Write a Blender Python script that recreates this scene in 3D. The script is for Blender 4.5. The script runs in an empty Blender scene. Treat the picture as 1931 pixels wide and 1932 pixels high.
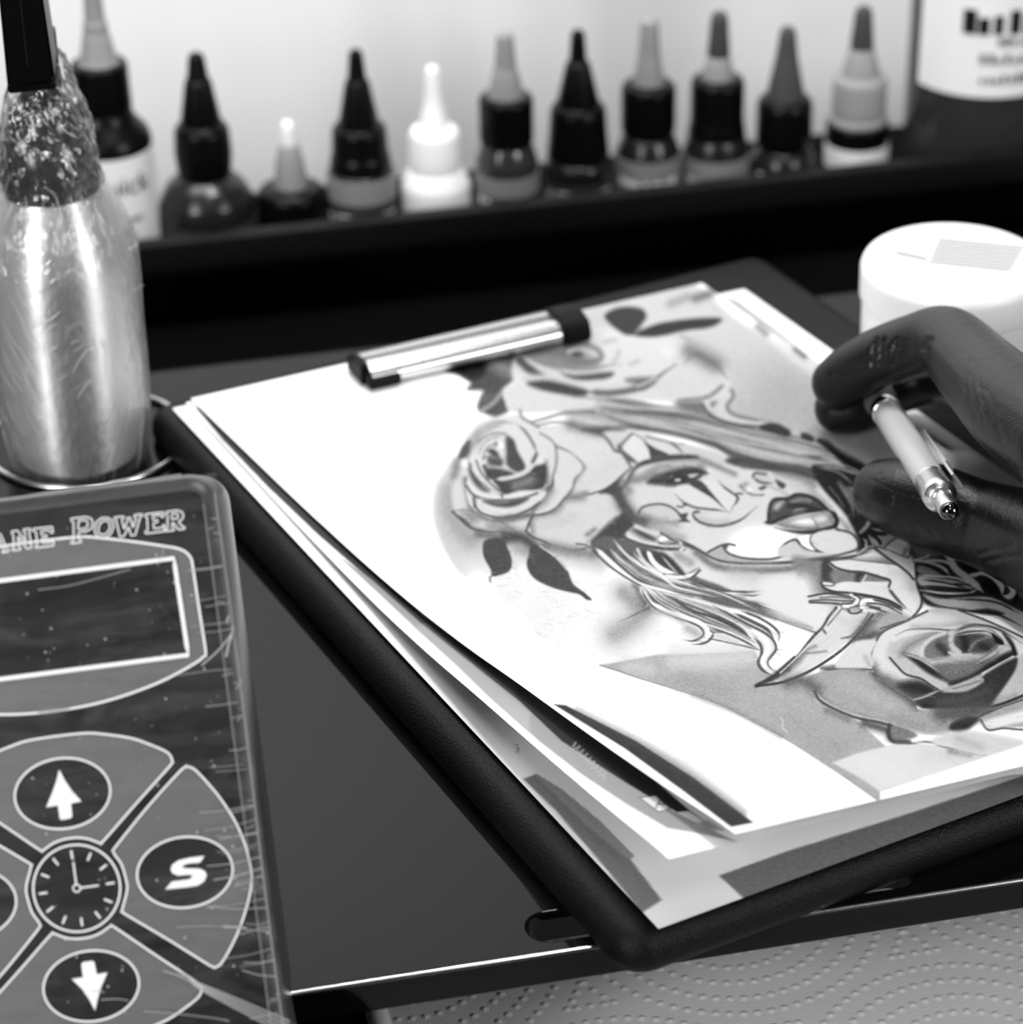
import bpy, bmesh, math, random
import numpy as np
from mathutils import Vector, Matrix, noise
random.seed(4); RNG = np.random.default_rng(7)
S = bpy.context.scene
COL = S.collection

# ---------------------------------------------------------------- camera
CAM = np.array([0.0, 0.0, 0.437])
F_PX = 5249.0
YAW, PITCH, ROLL = 0.21214, 0.53426, -0.016125
cx0, cy0 = 965.5, 966.0
_f = np.array([math.sin(YAW)*math.cos(PITCH), math.cos(YAW)*math.cos(PITCH), -math.sin(PITCH)])
_r0 = np.array([math.cos(YAW), -math.sin(YAW), 0.0]); _u0 = np.cross(_r0, _f)
_r = _r0*math.cos(ROLL) + _u0*math.sin(ROLL)
_u = _u0*math.cos(ROLL) - _r0*math.sin(ROLL)
cam = bpy.data.cameras.new('camera'); cam_o = bpy.data.objects.new('camera', cam); COL.objects.link(cam_o)
cam_o.matrix_world = Matrix(((_r[0], _u[0], -_f[0], CAM[0]), (_r[1], _u[1], -_f[1], CAM[1]), (_r[2], _u[2], -_f[2], CAM[2]), (0, 0, 0, 1)))
cam.sensor_fit = 'HORIZONTAL'; cam.sensor_width = 36.0; cam.lens = F_PX*36.0/1931.0
cam.clip_start = 0.01; cam.clip_end = 50
cam.dof.use_dof = True; cam.dof.focus_distance = 0.735; cam.dof.aperture_fstop = 12.5
S.camera = cam_o

# ---------------------------------------------------------------- light and exposure
S.view_settings.view_transform = 'Standard'; S.view_settings.look = 'None'
S.view_settings.exposure = 0.0; S.view_settings.gamma = 1.0; S.view_settings.use_curve_mapping = False
S.cycles.max_bounces = 8; S.cycles.transparent_max_bounces = 12
S.cycles.use_denoising = True
W = bpy.data.worlds.new('room_light'); S.world = W; W.use_nodes = True
W.node_tree.nodes['Background'].inputs[0].default_value = (1, 1, 1, 1)
W.node_tree.nodes['Background'].inputs[1].default_value = 0.04

def area_light(name, loc, target, size, energy, size_y=None):
    l = bpy.data.lights.new(name, 'AREA'); l.energy = energy; l.size = size
    if size_y: l.shape = 'RECTANGLE'; l.size_y = size_y
    o = bpy.data.objects.new(name, l); COL.objects.link(o); o.location = loc
    o.rotation_euler = (Vector(target) - Vector(loc)).to_track_quat('-Z', 'Y').to_euler()
    return o
area_light('window_light', (-1.00, -0.35, 0.62), (0.12, 0.70, 0.02), 0.30, 19.0, 0.60)
area_light('second_window_light', (0.98, -0.12, 0.42), (0.25, 0.68, 0.02), 0.30, 8.0, 0.40)
area_light('lamp_light', (0.16, 1.22, 1.00), (0.24, 0.66, 0.0), 0.16, 4.0)
area_light('thumb_fill', (0.36, 0.64, 1.25), (0.33, 0.68, 0.0), 0.20, 6.5)  # unseen overhead light added to brighten the gloved thumb
area_light('overhead_fill', (.10, -0.28, 1.40), (0.15, 0.65, 0.0), 0.40, 3.5)  # added overhead fill, set to glint on the tray's front edge
area_light('wall_fill', (0.0, 0.97, 0.62), (0.10, 1.26, 0.20), 0.60, 3.6, 0.10)  # unseen washer added to brighten the wall, facing away from the paper

# ---------------------------------------------------------------- helpers
def ray(px, py): return _f*F_PX + _r*(px-cx0) - _u*(py-cy0)
def at_z(px, py, z):
    d = ray(px, py); return CAM + d*((z-CAM[2])/d[2])
def at_y(px, py, y):
    d = ray(px, py); return CAM + d*(y/d[1])
def at_d(px, py, dep):
    return CAM + ray(px, py)*(dep/F_PX)
def depth(P): return float((np.asarray(P)-CAM) @ _f)
def to_px(P):
    d = np.asarray(P)-CAM; k = d @ _f
    return np.stack([cx0 + F_PX*(d @ _r)/k, cy0 - F_PX*(d @ _u)/k], -1)

def gray(v): return (v, v, v, 1.0)
def mat(name, v=0.5, rough=0.5, metal=0.0, spec=0.5, bump=None, coat=0.0, vary=None, sheen=0.0):
    m = bpy.data.materials.new(name); m.use_nodes = True
    nt = m.node_tree; b = nt.nodes['Principled BSDF']
    b.inputs['Base Color'].default_value = gray(v); b.inputs['Roughness'].default_value = rough
    b.inputs['Metallic'].default_value = metal; b.inputs['Specular IOR Level'].default_value = spec
    b.inputs['Coat Weight'].default_value = coat; b.inputs['Coat Roughness'].default_value = 0.08
    tc = nt.nodes.new('ShaderNodeTexCoord')
    if vary:      # (scale, amount): small mottling of the surface's own tone
        n = nt.nodes.new('ShaderNodeTexNoise'); n.inputs['Scale'].default_value = vary[0]; n.inputs['Detail'].default_value = 6
        nt.links.new(tc.outputs['Object'], n.inputs['Vector'])
        mr = nt.nodes.new('ShaderNodeMapRange'); mr.inputs['From Min'].default_value = .3; mr.inputs['From Max'].default_value = .7
        mr.inputs['To Min'].default_value = v*(1-vary[1]); mr.inputs['To Max'].default_value = v*(1+vary[1])
        nt.links.new(n.outputs['Fac'], mr.inputs['Value']); nt.links.new(mr.outputs['Result'], b.inputs['Base Color'])
    if bump:      # (scale, strength, distance[, stretch])
        n = nt.nodes.new('ShaderNodeTexNoise'); n.inputs['Scale'].default_value = bump[0]; n.inputs['Detail'].default_value = 4
        if len(bump) > 3:
            mp = nt.nodes.new('ShaderNodeMapping'); mp.inputs['Scale'].default_value = bump[3]
            nt.links.new(tc.outputs['Object'], mp.inputs['Vector']); nt.links.new(mp.outputs['Vector'], n.inputs['Vector'])
        else: nt.links.new(tc.outputs['Object'], n.inputs['Vector'])
        bp = nt.nodes.new('ShaderNodeBump'); bp.inputs['Strength'].default_value = bump[1]; bp.inputs['Distance'].default_value = bump[2]
        nt.links.new(n.outputs['Fac'], bp.inputs['Height']); nt.links.new(bp.outputs['Normal'], b.inputs['Normal'])
    return m

def link(name, me, material, parent=None, smooth=True):
    o = bpy.data.objects.new(name, me); COL.objects.link(o)
    if material: me.materials.append(material)
    if smooth:
        for p in me.polygons: p.use_smooth = True
    if parent: o.parent = parent; o.matrix_parent_inverse = parent.matrix_basis.inverted()
    return o
def tag(o, label, cat, group=None):
    o['label'] = label; o['category'] = cat
    if group: o['group'] = group
    return o
def struct(o): o['kind'] = 'structure'; return o
def empty(name, loc, label, cat, group=None):
    o = bpy.data.objects.new(name, None); o.location = [float(c) for c in loc]; o.empty_display_size = .01
    COL.objects.link(o); return tag(o, label, cat, group)
def from_bm(name, bm, material, parent=None, smooth=True, angle=35):
    bmesh.ops.recalc_face_normals(bm, faces=bm.faces)
    me = bpy.data.meshes.new(name); bm.to_mesh(me); bm.free()
    o = link(name, me, material, parent, smooth)
    if smooth and angle < 180:
        me.set_sharp_from_angle(angle=math.radians(angle))
    return o
def box_bm(bm, M, sx, sy, sz, bev=0.0, seg=2):
    r = bmesh.ops.create_cube(bm, size=1.0, matrix=M @ Matrix.Diagonal((sx, sy, sz, 1)))
    if bev:
        es = list({e for v in r['verts'] for e in v.link_edges})
        bmesh.ops.bevel(bm, geom=es, offset=bev, segments=seg, affect='EDGES', profile=.5)
def lathe(name, prof, material, parent, base, axis=(0, 0, 1), n=64, squash=1.0):
    """prof: list of (radius, height) along axis from base"""
    bm = bmesh.new(); rings = []
    q = Vector((0, 0, 1)).rotation_difference(Vector(axis)).to_matrix()
    for (r, h) in prof:
        if r < 1e-6: rings.append([bm.verts.new(Vector(base) + q @ Vector((0, 0, h)))]); continue
        rings.append([bm.verts.new(Vector(base) + q @ Vector((r*math.cos(2*math.pi*k/n), squash*r*math.sin(2*math.pi*k/n), h))) for k in range(n)])
    for a, b in zip(rings, rings[1:]):
        if len(a) == 1 and len(b) == 1: continue
        for k in range(n):
            k2 = (k+1) % n
            if len(a) == 1: bm.faces.new((a[0], b[k], b[k2]))
            elif len(b) == 1: bm.faces.new((a[k], b[0], a[k2]))
            else: bm.faces.new((a[k], b[k], b[k2], a[k2]))
    if len(rings[0]) > 1: bm.faces.new(rings[0])
    if len(rings[-1]) > 1: bm.faces.new(rings[-1])
    return from_bm(name, bm, material, parent)
def round_prof(pts, r=.0008, n=3):
    """soften the corners of a lathe profile"""
    out = [pts[0]]
    for a, b, c in zip(pts, pts[1:], pts[2:]):
        a, b, c = Vector(a), Vector(b), Vector(c)
        d1, d2 = (a-b), (c-b)
        k = min(r, d1.length*.45, d2.length*.45)
        if d1.length < 1e-9 or d2.length < 1e-9: out.append(tuple(b)); continue
        p, q_ = b + d1.normalized()*k, b + d2.normalized()*k
        for i in range(n+1):
            t = i/n; out.append(tuple(p*(1-t)**2 + b*2*t*(1-t) + q_*t*t))
    out.append(pts[-1]); return out
def grid_mesh(name, P, material, parent=None, ink=None):
    """P: (n, m, 3) array of points -> grid mesh, optional per-point ink tone"""
    n, m, _ = P.shape
    me = bpy.data.meshes.new(name)
    me.vertices.add(n*m); me.vertices.foreach_set('co', np.ascontiguousarray(P.reshape(-1), np.float32))
    i = (np.arange(n-1)[:, None]*m + np.arange(m-1)[None, :]).reshape(-1)
    q = np.stack([i, i+1, i+m+1, i+m], 1).astype(np.int32)
    nf = len(q); me.loops.add(nf*4); me.loops.foreach_set('vertex_index', q.reshape(-1))
    me.polygons.add(nf); me.polygons.foreach_set('loop_start', np.arange(nf, dtype=np.int32)*4)
    try: me.polygons.foreach_set('loop_total', np.full(nf, 4, np.int32))
    except Exception: pass
    me.update(calc_edges=True)
    if ink is not None:
        a = me.color_attributes.new('ink', 'FLOAT_COLOR', 'POINT')
        c = np.ones((n*m, 4), np.float32); c[:, :3] = ink.reshape(-1, 1); a.data.foreach_set('color', c.reshape(-1))
    me.polygons.foreach_set('use_smooth', np.ones(nf, bool))
    o = bpy.data.objects.new(name, me); COL.objects.link(o); me.materials.append(material)
    if parent: o.parent = parent; o.matrix_parent_inverse = parent.matrix_basis.inverted()
    return o
# ---------------------------------------------------------------- the setting
M_wall = mat('white_painted_wall', .85, .9, bump=(900, .25, .0004))
M_black = mat('black_matte', .0015, .8, spec=.05)
M_counter = mat('black_worktop', .002, .7, spec=.03)
ZC = -0.060                                   # worktop under everything
bm = bmesh.new(); box_bm(bm, Matrix.Translation((.15, 1.285, .35)), 3.0, .05, 1.70)
struct(from_bm('wall_back', bm, M_wall, smooth=False))
bm = bmesh.new(); box_bm(bm, Matrix.Translation((.15, .605, ZC-.02)), 3.0, 1.0, .04)
o = from_bm('worktop', bm, M_counter, smooth=False); tag(o, 'black worktop under the glossy tray, against the white wall', 'worktop'); struct(o)

# ---------------------------------------------------------------- black glossy tray with a slotted front rim
M_gloss = mat('black_gloss_acrylic', .0025, .06, spec=.15)
M_rim = mat('polished_edge', .5, .18, metal=1.0)
YF, YB, XL, XR, TH = .514, .884, -.22, .50, .0095
tray = empty('work_tray', (.14, .68, ZC), 'low glossy black tray table with slotted front rim, under the clipboard', 'tray')
def plate_with_slot(name, x0, x1, y0, y1, z0, z1, slot, material, parent, bev):
    cu = bpy.data.curves.new(name, 'CURVE'); cu.dimensions = '2D'; cu.fill_mode = 'BOTH'
    cu.extrude = (z1-z0)/2 - bev; cu.bevel_depth = bev; cu.bevel_resolution = 2
    def poly(pts):
        sp = cu.splines.new('POLY'); sp.points.add(len(pts)-1); sp.use_cyclic_u = True
        for k, (x, y) in enumerate(pts): sp.points[k].co = (x, y, 0, 1)
    poly([(x0+bev, y0+bev), (x1-bev, y0+bev), (x1-bev, y1-bev), (x0+bev, y1-bev)])
    sx0, sx1, sy, sr = slot
    pts = [(sx1 + (sr+bev)*math.cos(a), sy + (sr+bev)*math.sin(a)) for a in np.linspace(-math.pi/2, math.pi/2, 17)]
    pts += [(sx0 + (sr+bev)*math.cos(a), sy + (sr+bev)*math.sin(a)) for a in np.linspace(math.pi/2, 3*math.pi/2, 17)]
    poly(pts[::-1])
    ob = bpy.data.objects.new('tmp_plate', cu); COL.objects.link(ob)
    dg = bpy.context.evaluated_depsgraph_get(); me = bpy.data.meshes.new_from_object(ob.evaluated_get(dg))
    bpy.data.objects.remove(ob)
    me.transform(Matrix.Translation((0, 0, (z0+z1)/2)))
    o = link(name, me, material, parent); me.set_sharp_from_angle(angle=math.radians(50)); return o
_a, _b = at_z(1000, 1733, 0), at_z(1730, 1676, 0)
plate_with_slot('tray_top', XL, XR, YF, YB, -TH, 0.0, (_a[0]+.004, _b[0]-.004, (_a[1]+_b[1])/2+.0015, .0055), M_gloss, tray, .0007)
_tt = [c for c in tray.children if c.name.startswith('tray_top')][0]; _tt.data.materials.append(M_rim)
for _p in _tt.data.polygons:
    if abs(_p.normal.y) > .2 and _p.normal.z > .2 and _p.center.y < YF+.002: _p.material_index = 1
for (x, y) in ((XL+.02, YF+.05), (XR-.02, YF+.05), (XL+.02, YB-.02), (XR-.02, YB-.02)):
    bm = bmesh.new(); box_bm(bm, Matrix.Translation((x, y, (ZC-TH)/2)), .022, .022, -ZC-TH, .002)
    from_bm('leg', bm, M_gloss, tray)

bm = bmesh.new(); box_bm(bm, Matrix.Translation(((XL+XR)/2, YB-.005, .0092)), XR-XL-.004, .006, .018, .001)
from_bm('reflection_stop', bm, mat('reflection_stop_black', .0006, .9, spec=0.0), tray)  # added strip that keeps the wall's reflection off the back of the tray

# ledge that holds the bottles back: front board, floor, end boards
ledge = empty('bottle_ledge', (.2, 1.0, ZC), 'long black ledge at the back that holds the row of bottles', 'shelf')
_l = at_y(660, 425, 1.0); ZL = float(_l[2])
bm = bmesh.new(); box_bm(bm, Matrix.Translation((.2, 1.004, (ZC+ZL)/2)), 1.3, .008, ZL-ZC, .0008)
from_bm('front_board', bm, mat('black_ledge_lip', .004, .5, spec=.12), ledge)
bm = bmesh.new(); box_bm(bm, Matrix.Translation((.2, 1.053, ZC+.004)), 1.3, .090, .008)
from_bm('ledge_floor', bm, M_black, ledge, smooth=False)
ZS = ZC+.008                                   # bottles stand here

# kitchen-paper towel in front of and under the tray
M_towel = mat('embossed_tissue', .50, .95, spec=.1, bump=(1400, .5, .00025, (1, 1, 1)))
def towel():
    z = ZC+.0006
    a = at_z(690, 1915, z); x0 = a[0]; x1 = .46; y0, y1 = .38, .66
    st = .00042
    nx, ny = int((x1-x0)/st), int((y1-y0)/st)
    X, Y = np.meshgrid(np.linspace(x0, x1, nx), np.linspace(y0, y1, ny))
    Z = np.full_like(X, z) + .0004*np.sin(X*55+Y*30)*np.sin(Y*47-X*12)
    # rolled left hem
    t = np.clip((X-x0)/.006, 0, 1); Z += .0016*np.sin(np.pi*np.clip(t, 0, 1))**.7*(t < 1)
    c1 = at_z(1362, 1715, z); c2 = at_z(1850, 2030, z)
    pitch = .00375
    dots = []
    nlat = 3
    cs = [c1[:2], c2[:2]]; d = c2[:2]-c1[:2]
    for i in range(-4, 5):
        for j in range(-4, 5):
            if (i+j) % 2 == 0: cs.append(c1[:2] + np.array([d[0]*i, d[1]*j]))
    cs = [np.array(c) for c in cs]
    seen = []
    for c in cs:
        if any(np.linalg.norm(c-s) < .004 for s in seen): continue
        seen.append(c)
    for c in seen:
        for k in range(1, 30):
            r = k*.0063
            n = max(6, int(2*math.pi*r/pitch))
            for q in range(n):
                a = 2*math.pi*q/n
                P = c + r*np.array([math.cos(a), math.sin(a)])
                if not (x0+.008 < P[0] < x1-.002 and y0 < P[1] < y1): continue
                if min(np.linalg.norm(P-s) for s in seen) < r-1e-6: continue
                dots.append(P)
    for P in dots:
        i0 = int((P[0]-x0)/st); j0 = int((P[1]-y0)/st); w = 5
        sl = (slice(max(0, j0-w), j0+w+1), slice(max(0, i0-w), i0+w+1))
        rr = np.hypot(X[sl]-P[0], Y[sl]-P[1])
        Z[sl] += .00038*np.exp(-(rr/.00085)**4)
    o = grid_mesh('paper_towel', np.stack([X, Y, Z], -1), M_towel)
    tag(o, 'white embossed paper towel with raised dots lying under the tray front edge', 'paper towel')
towel()
# ---------------------------------------------------------------- a small ink painter for the printed sheets
CX, CY, CWID, CHEI = 300, 480, 1660, 1340
def page_tone(c):      # display tone -> ink reflectance; bare paper stays 1
    v = np.where(c <= .04045, c/12.92, ((c+.055)/1.055)**2.4)**1.08; t = np.clip((c-.94)/.06, 0, 1)
    return v*(.76+.24*t*t*(3-2*t))
def new_canvas(): return np.ones((CHEI, CWID), np.float32)
def spline(pts, step=3.0, closed=False):
    P = np.array(pts, float)
    if len(P) < 3 and not closed:
        n = max(2, int(np.hypot(*(P[1]-P[0])[:2])/step)); return P[0] + (P[1]-P[0])*np.linspace(0, 1, n)[:, None]
    Q = np.vstack([P[-1:], P, P[:2]]) if closed else np.vstack([2*P[0]-P[1], P, 2*P[-1]-P[-2]])
    out = []
    for i in range(1, len(Q)-2):
        a, b, c, d = Q[i-1], Q[i], Q[i+1], Q[i+2]
        n = max(2, int(np.hypot(*(c-b)[:2])/step)); t = np.linspace(0, 1, n, endpoint=False)[:, None]
        out.append(.5*((2*b) + (c-a)*t + (2*a-5*b+4*c-d)*t*t + (3*b-a-3*c+d)*t**3))
    if not closed: out.append(P[-1:])
    return np.vstack(out)
class Ink:
    """every coordinate is a place on the printed page, given through frame = (x0, y0, scale)"""
    def __init__(s, cv): s.cv = cv; s.fr = (0, 0, 1.0); s.rng = np.random.default_rng(3)
    def frame(s, x0, y0, k): s.fr = (x0, y0, k)
    def T(s, pts):
        P = np.array(pts, float); P[:, 0] = s.fr[0] + P[:, 0]*s.fr[2] - CX; P[:, 1] = s.fr[1] + P[:, 1]*s.fr[2] - CY
        return P
    def box(s, P, m):
        x0, y0 = np.floor(P[:, :2].min(0)-m).astype(int); x1, y1 = np.ceil(P[:, :2].max(0)+m).astype(int)+1
        x0, y0 = max(0, x0), max(0, y0); x1, y1 = min(CWID, x1), min(CHEI, y1)
        if x1 <= x0 or y1 <= y0: return None
        return x0, y0, x1, y1
    def segdist(s, P, b, closed=False, W=None):
        x0, y0, x1, y1 = b; X, Y = np.meshgrid(np.arange(x0, x1), np.arange(y0, y1))
        best = np.full(X.shape, 1e9, np.float32); wid = np.zeros(X.shape, np.float32)
        n = len(P); rng = range(n if closed else n-1)
        for i in rng:
            a = P[i]; c = P[(i+1) % n]; m = 40 if W is None else W[i]*2+8
            u0, v0 = int(max(0, min(a[0], c[0])-m-x0)), int(max(0, min(a[1], c[1])-m-y0))
            u1, v1 = int(min(x1-x0, max(a[0], c[0])+m-x0+1)), int(min(y1-y0, max(a[1], c[1])+m-y0+1))
            if u1 <= u0 or v1 <= v0: continue
            xs, ys = X[v0:v1, u0:u1]-a[0], Y[v0:v1, u0:u1]-a[1]; d = c[:2]-a[:2]; L = d @ d + 1e-9
            t = np.clip((xs*d[0]+ys*d[1])/L, 0, 1); dd = np.hypot(xs-t*d[0], ys-t*d[1])
            w = 0 if W is None else W[i]*(1-t)+W[(i+1) % n]*t
            e = dd - w; cur = best[v0:v1, u0:u1]; k = e < cur
            cur[k] = e[k]
        return best
    def mask(s, P, b):
        x0, y0, x1, y1 = b; X, Y = np.meshgrid(np.arange(x0, x1)+.01, np.arange(y0, y1)+.01)
        ins = np.zeros(X.shape, bool); n = len(P)
        for i in range(n):
            a, c = P[i], P[(i+1) % n]
            if a[1] == c[1]: continue
            k = ((a[1] > Y) != (c[1] > Y)) & (X < (c[0]-a[0])*(Y-a[1])/(c[1]-a[1])+a[0]); ins ^= k
        return ins
    def put(s, b, a, v):
        r = s.cv[b[1]:b[3], b[0]:b[2]]; r += (v-r)*a
    def line(s, pts, w=2.0, v=.06, a=1.0, soft=.9, taper=(0, 0), straight=False):
        """brush stroke; w = width in photo pixels, v = tone, taper = thin ends"""
        P = s.T(pts); P = P if straight else spline(P, 3.0)
        w = w*.95; n = len(P); t = np.linspace(0, 1, n)
        W = np.full(n, w/2.0)
        if taper[0]: W = W*np.clip(t/taper[0], .12, 1)
        if taper[1]: W = W*np.clip((1-t)/taper[1], .12, 1)
        b = s.box(P, w+6+soft*3)
        if b is None: return
        d = s.segdist(P, b, W=W); al = np.clip(.5-d/(2*soft), 0, 1)*a
        s.put(b, al, v)
    def fill(s, pts, v, a=1.0, soft=1.2, curve=True):
        P = s.T(pts); P = spline(P, 4.0, True) if curve else P
        b = s.box(P, soft*3+3)
        if b is None: return
        m = s.mask(P, b); d = s.segdist(P, b, True); d = np.where(m, -d, d)
        s.put(b, np.clip(.5-d/(2*soft), 0, 1)*a, v)
    def edge(s, pts, band, v, depth=25., a=.8, p=1.5, curve=True):
        """pencil shading that fades inwards from a stretch 'band' of a shape's border"""
        depth = depth*s.fr[2]*1.9 if s.fr[2] < .9 else depth
        P = s.T(pts); P = spline(P, 4.0, True) if curve else P
        Bd = s.T(band); Bd = spline(Bd, 4.0)
        b = s.box(P, 2)
        if b is None: return
        m = s.mask(P, b); x0, y0, x1, y1 = b
        X, Y = np.meshgrid(np.arange(x0, x1), np.arange(y0, y1)); best = np.full(X.shape, 1e9)
        for i in range(0, len(Bd)-1):
            q0, q1 = Bd[i], Bd[i+1]; d = q1-q0; L = d @ d+1e-9; t = np.clip(((X-q0[0])*d[0]+(Y-q0[1])*d[1])/L, 0, 1)
            best = np.minimum(best, np.hypot(X-q0[0]-t*d[0], Y-q0[1]-t*d[1]))
        s.put(b, np.clip(1-best/depth, 0, 1)**p*a*m, v)
    def smudge(s, pts, r, v, a=.5):
        """soft tone along a path, gaussian falloff of radius r"""
        r = r*s.fr[2]*1.9 if s.fr[2] < .9 else r
        P = s.T(pts); P = spline(P, 5.0) if len(P) > 1 else P
        b = s.box(P, r*2.4)
        if b is None: return
        x0, y0, x1, y1 = b; X, Y = np.meshgrid(np.arange(x0, x1), np.arange(y0, y1)); best = np.full(X.shape, 1e9)
        for i in range(max(1, len(P)-1)):
            q0 = P[i]; q1 = P[min(i+1, len(P)-1)]; d = q1-q0; L = d @ d+1e-9; t = np.clip(((X-q0[0])*d[0]+(Y-q0[1])*d[1])/L, 0, 1)
            best = np.minimum(best, np.hypot(X-q0[0]-t*d[0], Y-q0[1]-t*d[1]))
        s.put(b, np.exp(-(best/r)**2)*a, v)
    def tuft(s, A, B, n, w=(1.5, 4), tones=(.05, .95), a=.9, jit=2.0, taper=(.1, .35), darks=.5):
        """a lock of hair: strokes between the guide paths A and B"""
        PA, PB = spline(s.T(A), 6.0), spline(s.T(B), 6.0); k = 40
        def res(P): 
            L = np.r_[0, np.cumsum(np.hypot(*np.diff(P, axis=0).T))]; q = np.linspace(0, L[-1], k); return np.stack([np.interp(q, L, P[:, 0]), np.interp(q, L, P[:, 1])], 1)
        PA, PB = res(PA), res(PB); fr = s.fr; s.fr = (CX, CY, 1.0)
        for i in range(n):
            u = (i+.5)/n + s.rng.normal()*.25/n; P = PA*(1-u)+PB*u
            P = P + np.cumsum(s.rng.normal(size=(k, 2)), 0)*jit*.05
            i0 = int(s.rng.uniform(0, .18)*k); i1 = k-int(s.rng.uniform(0, .25)*k)
            dark = (i % 2 == 0) if darks == .5 else s.rng.uniform() < darks
            tone = tones[0]+s.rng.uniform(0, .10) if dark else tones[1]-s.rng.uniform(0, .12)
            s.line(P[i0:i1], s.rng.uniform(*w), tone, a, .9, taper, True)
        s.fr = fr
    def grain(s, amt=.03):
        g = s.rng.normal(size=s.cv.shape).astype(np.float32)
        g = (g + np.roll(g, 1, 0) + np.roll(g, 1, 1) + np.roll(g, 2, 1))/2
        ink = np.clip((1-s.cv)*3, 0, 1)
        s.cv += g*amt*ink; np.clip(s.cv, .01, 1, out=s.cv)
# ---------------------------------------------------------------- prints of the three sheets, with some shade painted in
cvA, cvB, cvC = new_canvas(), new_canvas(), new_canvas()
def draw_woman():
    k = Ink(cvC); L, Fi, Ed, Sm, Tu = k.line, k.fill, k.edge, k.smudge, k.tuft
    R1, TP, HH, FC, LP, HR, RS, BT = (820, 740, .20715), (820, 530, .20715), (1150, 530, .25893), (1120, 820, .15536), (1380, 840, .16572), (1100, 1020, .20715), (1540, 1000, .20249), (1380, 1240, .28534)
    # ---- paper tone of the print: faint wash, sky at the upper right, arm and shoulder below
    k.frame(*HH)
    Fi([(420, 60), (640, 40), (900, 260), (1180, 450), (1400, 640), (1700, 820), (2100, 1180), (2300, 1500), (1500, 1320), (700, 1000), (300, 760), (100, 560), (-60, 480), (-200, 240), (150, 130)], .845, soft=6)
    Sm([(1250, 850), (1500, 950), (1800, 1100)], 190, .70, .8); Sm([(1000, 950), (1250, 1000)], 60, .74, .6); Sm([(700, 620), (900, 760)], 90, .80, .6)  # sky's own grey, with part of the hand's shadow painted in
    k.frame(*R1)
    Fi([(190, 600), (80, 760), (10, 960), (5, 1150), (60, 1340), (150, 1530), (300, 1720), (520, 1850), (900, 1400), (800, 800), (400, 500)], .87, soft=5)
    Sm([(400, 1750), (650, 1850), (900, 1900)], 130, 1.0, .9); Sm([(150, 900), (150, 1050), (210, 1200), (330, 1330)], 60, .60, .65)
    Fi([(700, 1500), (1100, 1480), (1500, 1600), (1800, 1800), (1900, 2300), (1300, 2500), (600, 2000), (400, 1800)], .965, soft=30)
    # neck, chest and face skin
    k.frame(*HR)
    Fi([(480, 60), (1000, 40), (1600, 180), (2100, 160), (2500, 500), (2300, 900), (1900, 760), (1500, 620), (1000, 420), (700, 250)], .90, soft=8)
    Fi([(0, 300), (500, 420), (620, 640), (900, 740), (1500, 900), (1650, 1000), (1200, 1020), (700, 1030), (200, 1130), (-200, 1000), (-500, 800), (-300, 400)], .962, soft=14)
    Sm([(300, 850), (460, 740), (560, 620)], 60, .62, .75); Sm([(380, 480), (500, 560), (560, 600)], 50, .55, .7); Sm([(480, 400), (540, 500), (590, 600)], 20, .33, .7)
    L([(335, 740), (460, 680), (600, 612)], 3, .40, .8, taper=(.5, .1)); L([(0, 470), (30, 500), (70, 535)], 4, .25)
    L([(575, 610), (590, 585), (605, 560)], 1, .95)
    # arm below
    Fi([(150, 1135), (330, 1105), (700, 1035), (1100, 1030), (1560, 1000), (1620, 1100), (1760, 1210), (1900, 1180), (2050, 1300), (2400, 1550), (2900, 2000), (3200, 2250), (2790, 2440), (2300, 2090), (1900, 1830), (1540, 1640), (1270, 1500), (1000, 1400), (700, 1310), (400, 1215)], .725, soft=2.0, curve=False)
    Sm([(850, 1100), (1200, 1090), (1500, 1050)], 55, .86, .9); Sm([(420, 1150), (600, 1170)], 40, .83, .8); Sm([(900, 1270), (1300, 1360)], 50, .67, .7); Sm([(1900, 1650), (2300, 1900)], 70, .68, .6)
    L([(160, 1135), (350, 1195), (530, 1258), (800, 1340), (1000, 1402), (1270, 1500), (1540, 1640), (1900, 1835), (2300, 2095), (2780, 2430)], 1.6, .45, .8)
    Sm([(1000, 1395), (1400, 1560), (1800, 1770)], 14, .6, .6)
    k.frame(*BT)
    Fi([(670, 698), (820, 640), (1080, 575), (1300, 560), (1900, 560), (2300, 480), (2300, 650), (1700, 700), (1300, 790), (985, 887), (850, 795)], .925, soft=2, curve=False)
    Sm([(1300, 640), (1650, 660)], 30, .86, .6); Sm([(900, 700), (1100, 760)], 40, .95, .5)
    # ---------------- hair sweeping over the forehead (soft, further away)
    k.frame(*HH)
    Fi([(-320, 850), (0, 800), (300, 900), (560, 900), (620, 820), (700, 960), (900, 1050), (1150, 1080), (1400, 1110), (1700, 1230), (1880, 1330), (1800, 1420), (1500, 1400), (1200, 1330), (850, 1250), (600, 1160), (200, 1080), (-60, 1030), (-330, 960)], .74, soft=5)
    Tu([(-320, 830), (0, 830), (300, 900), (650, 960), (950, 1060), (1250, 1110), (1600, 1190), (1800, 1290)], [(-320, 930), (0, 1010), (250, 1070), (600, 1150), (900, 1230), (1250, 1310), (1500, 1370), (1800, 1400)], 40, (2.5, 7), (.34, .86), .75, 3)
    for p in ([(-60, 880), (200, 930), (500, 940), (700, 980)], [(-100, 960), (200, 1010), (500, 1080), (700, 1130)]): L(p, 9, .86, .75, 3, (.3, .4))
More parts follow.
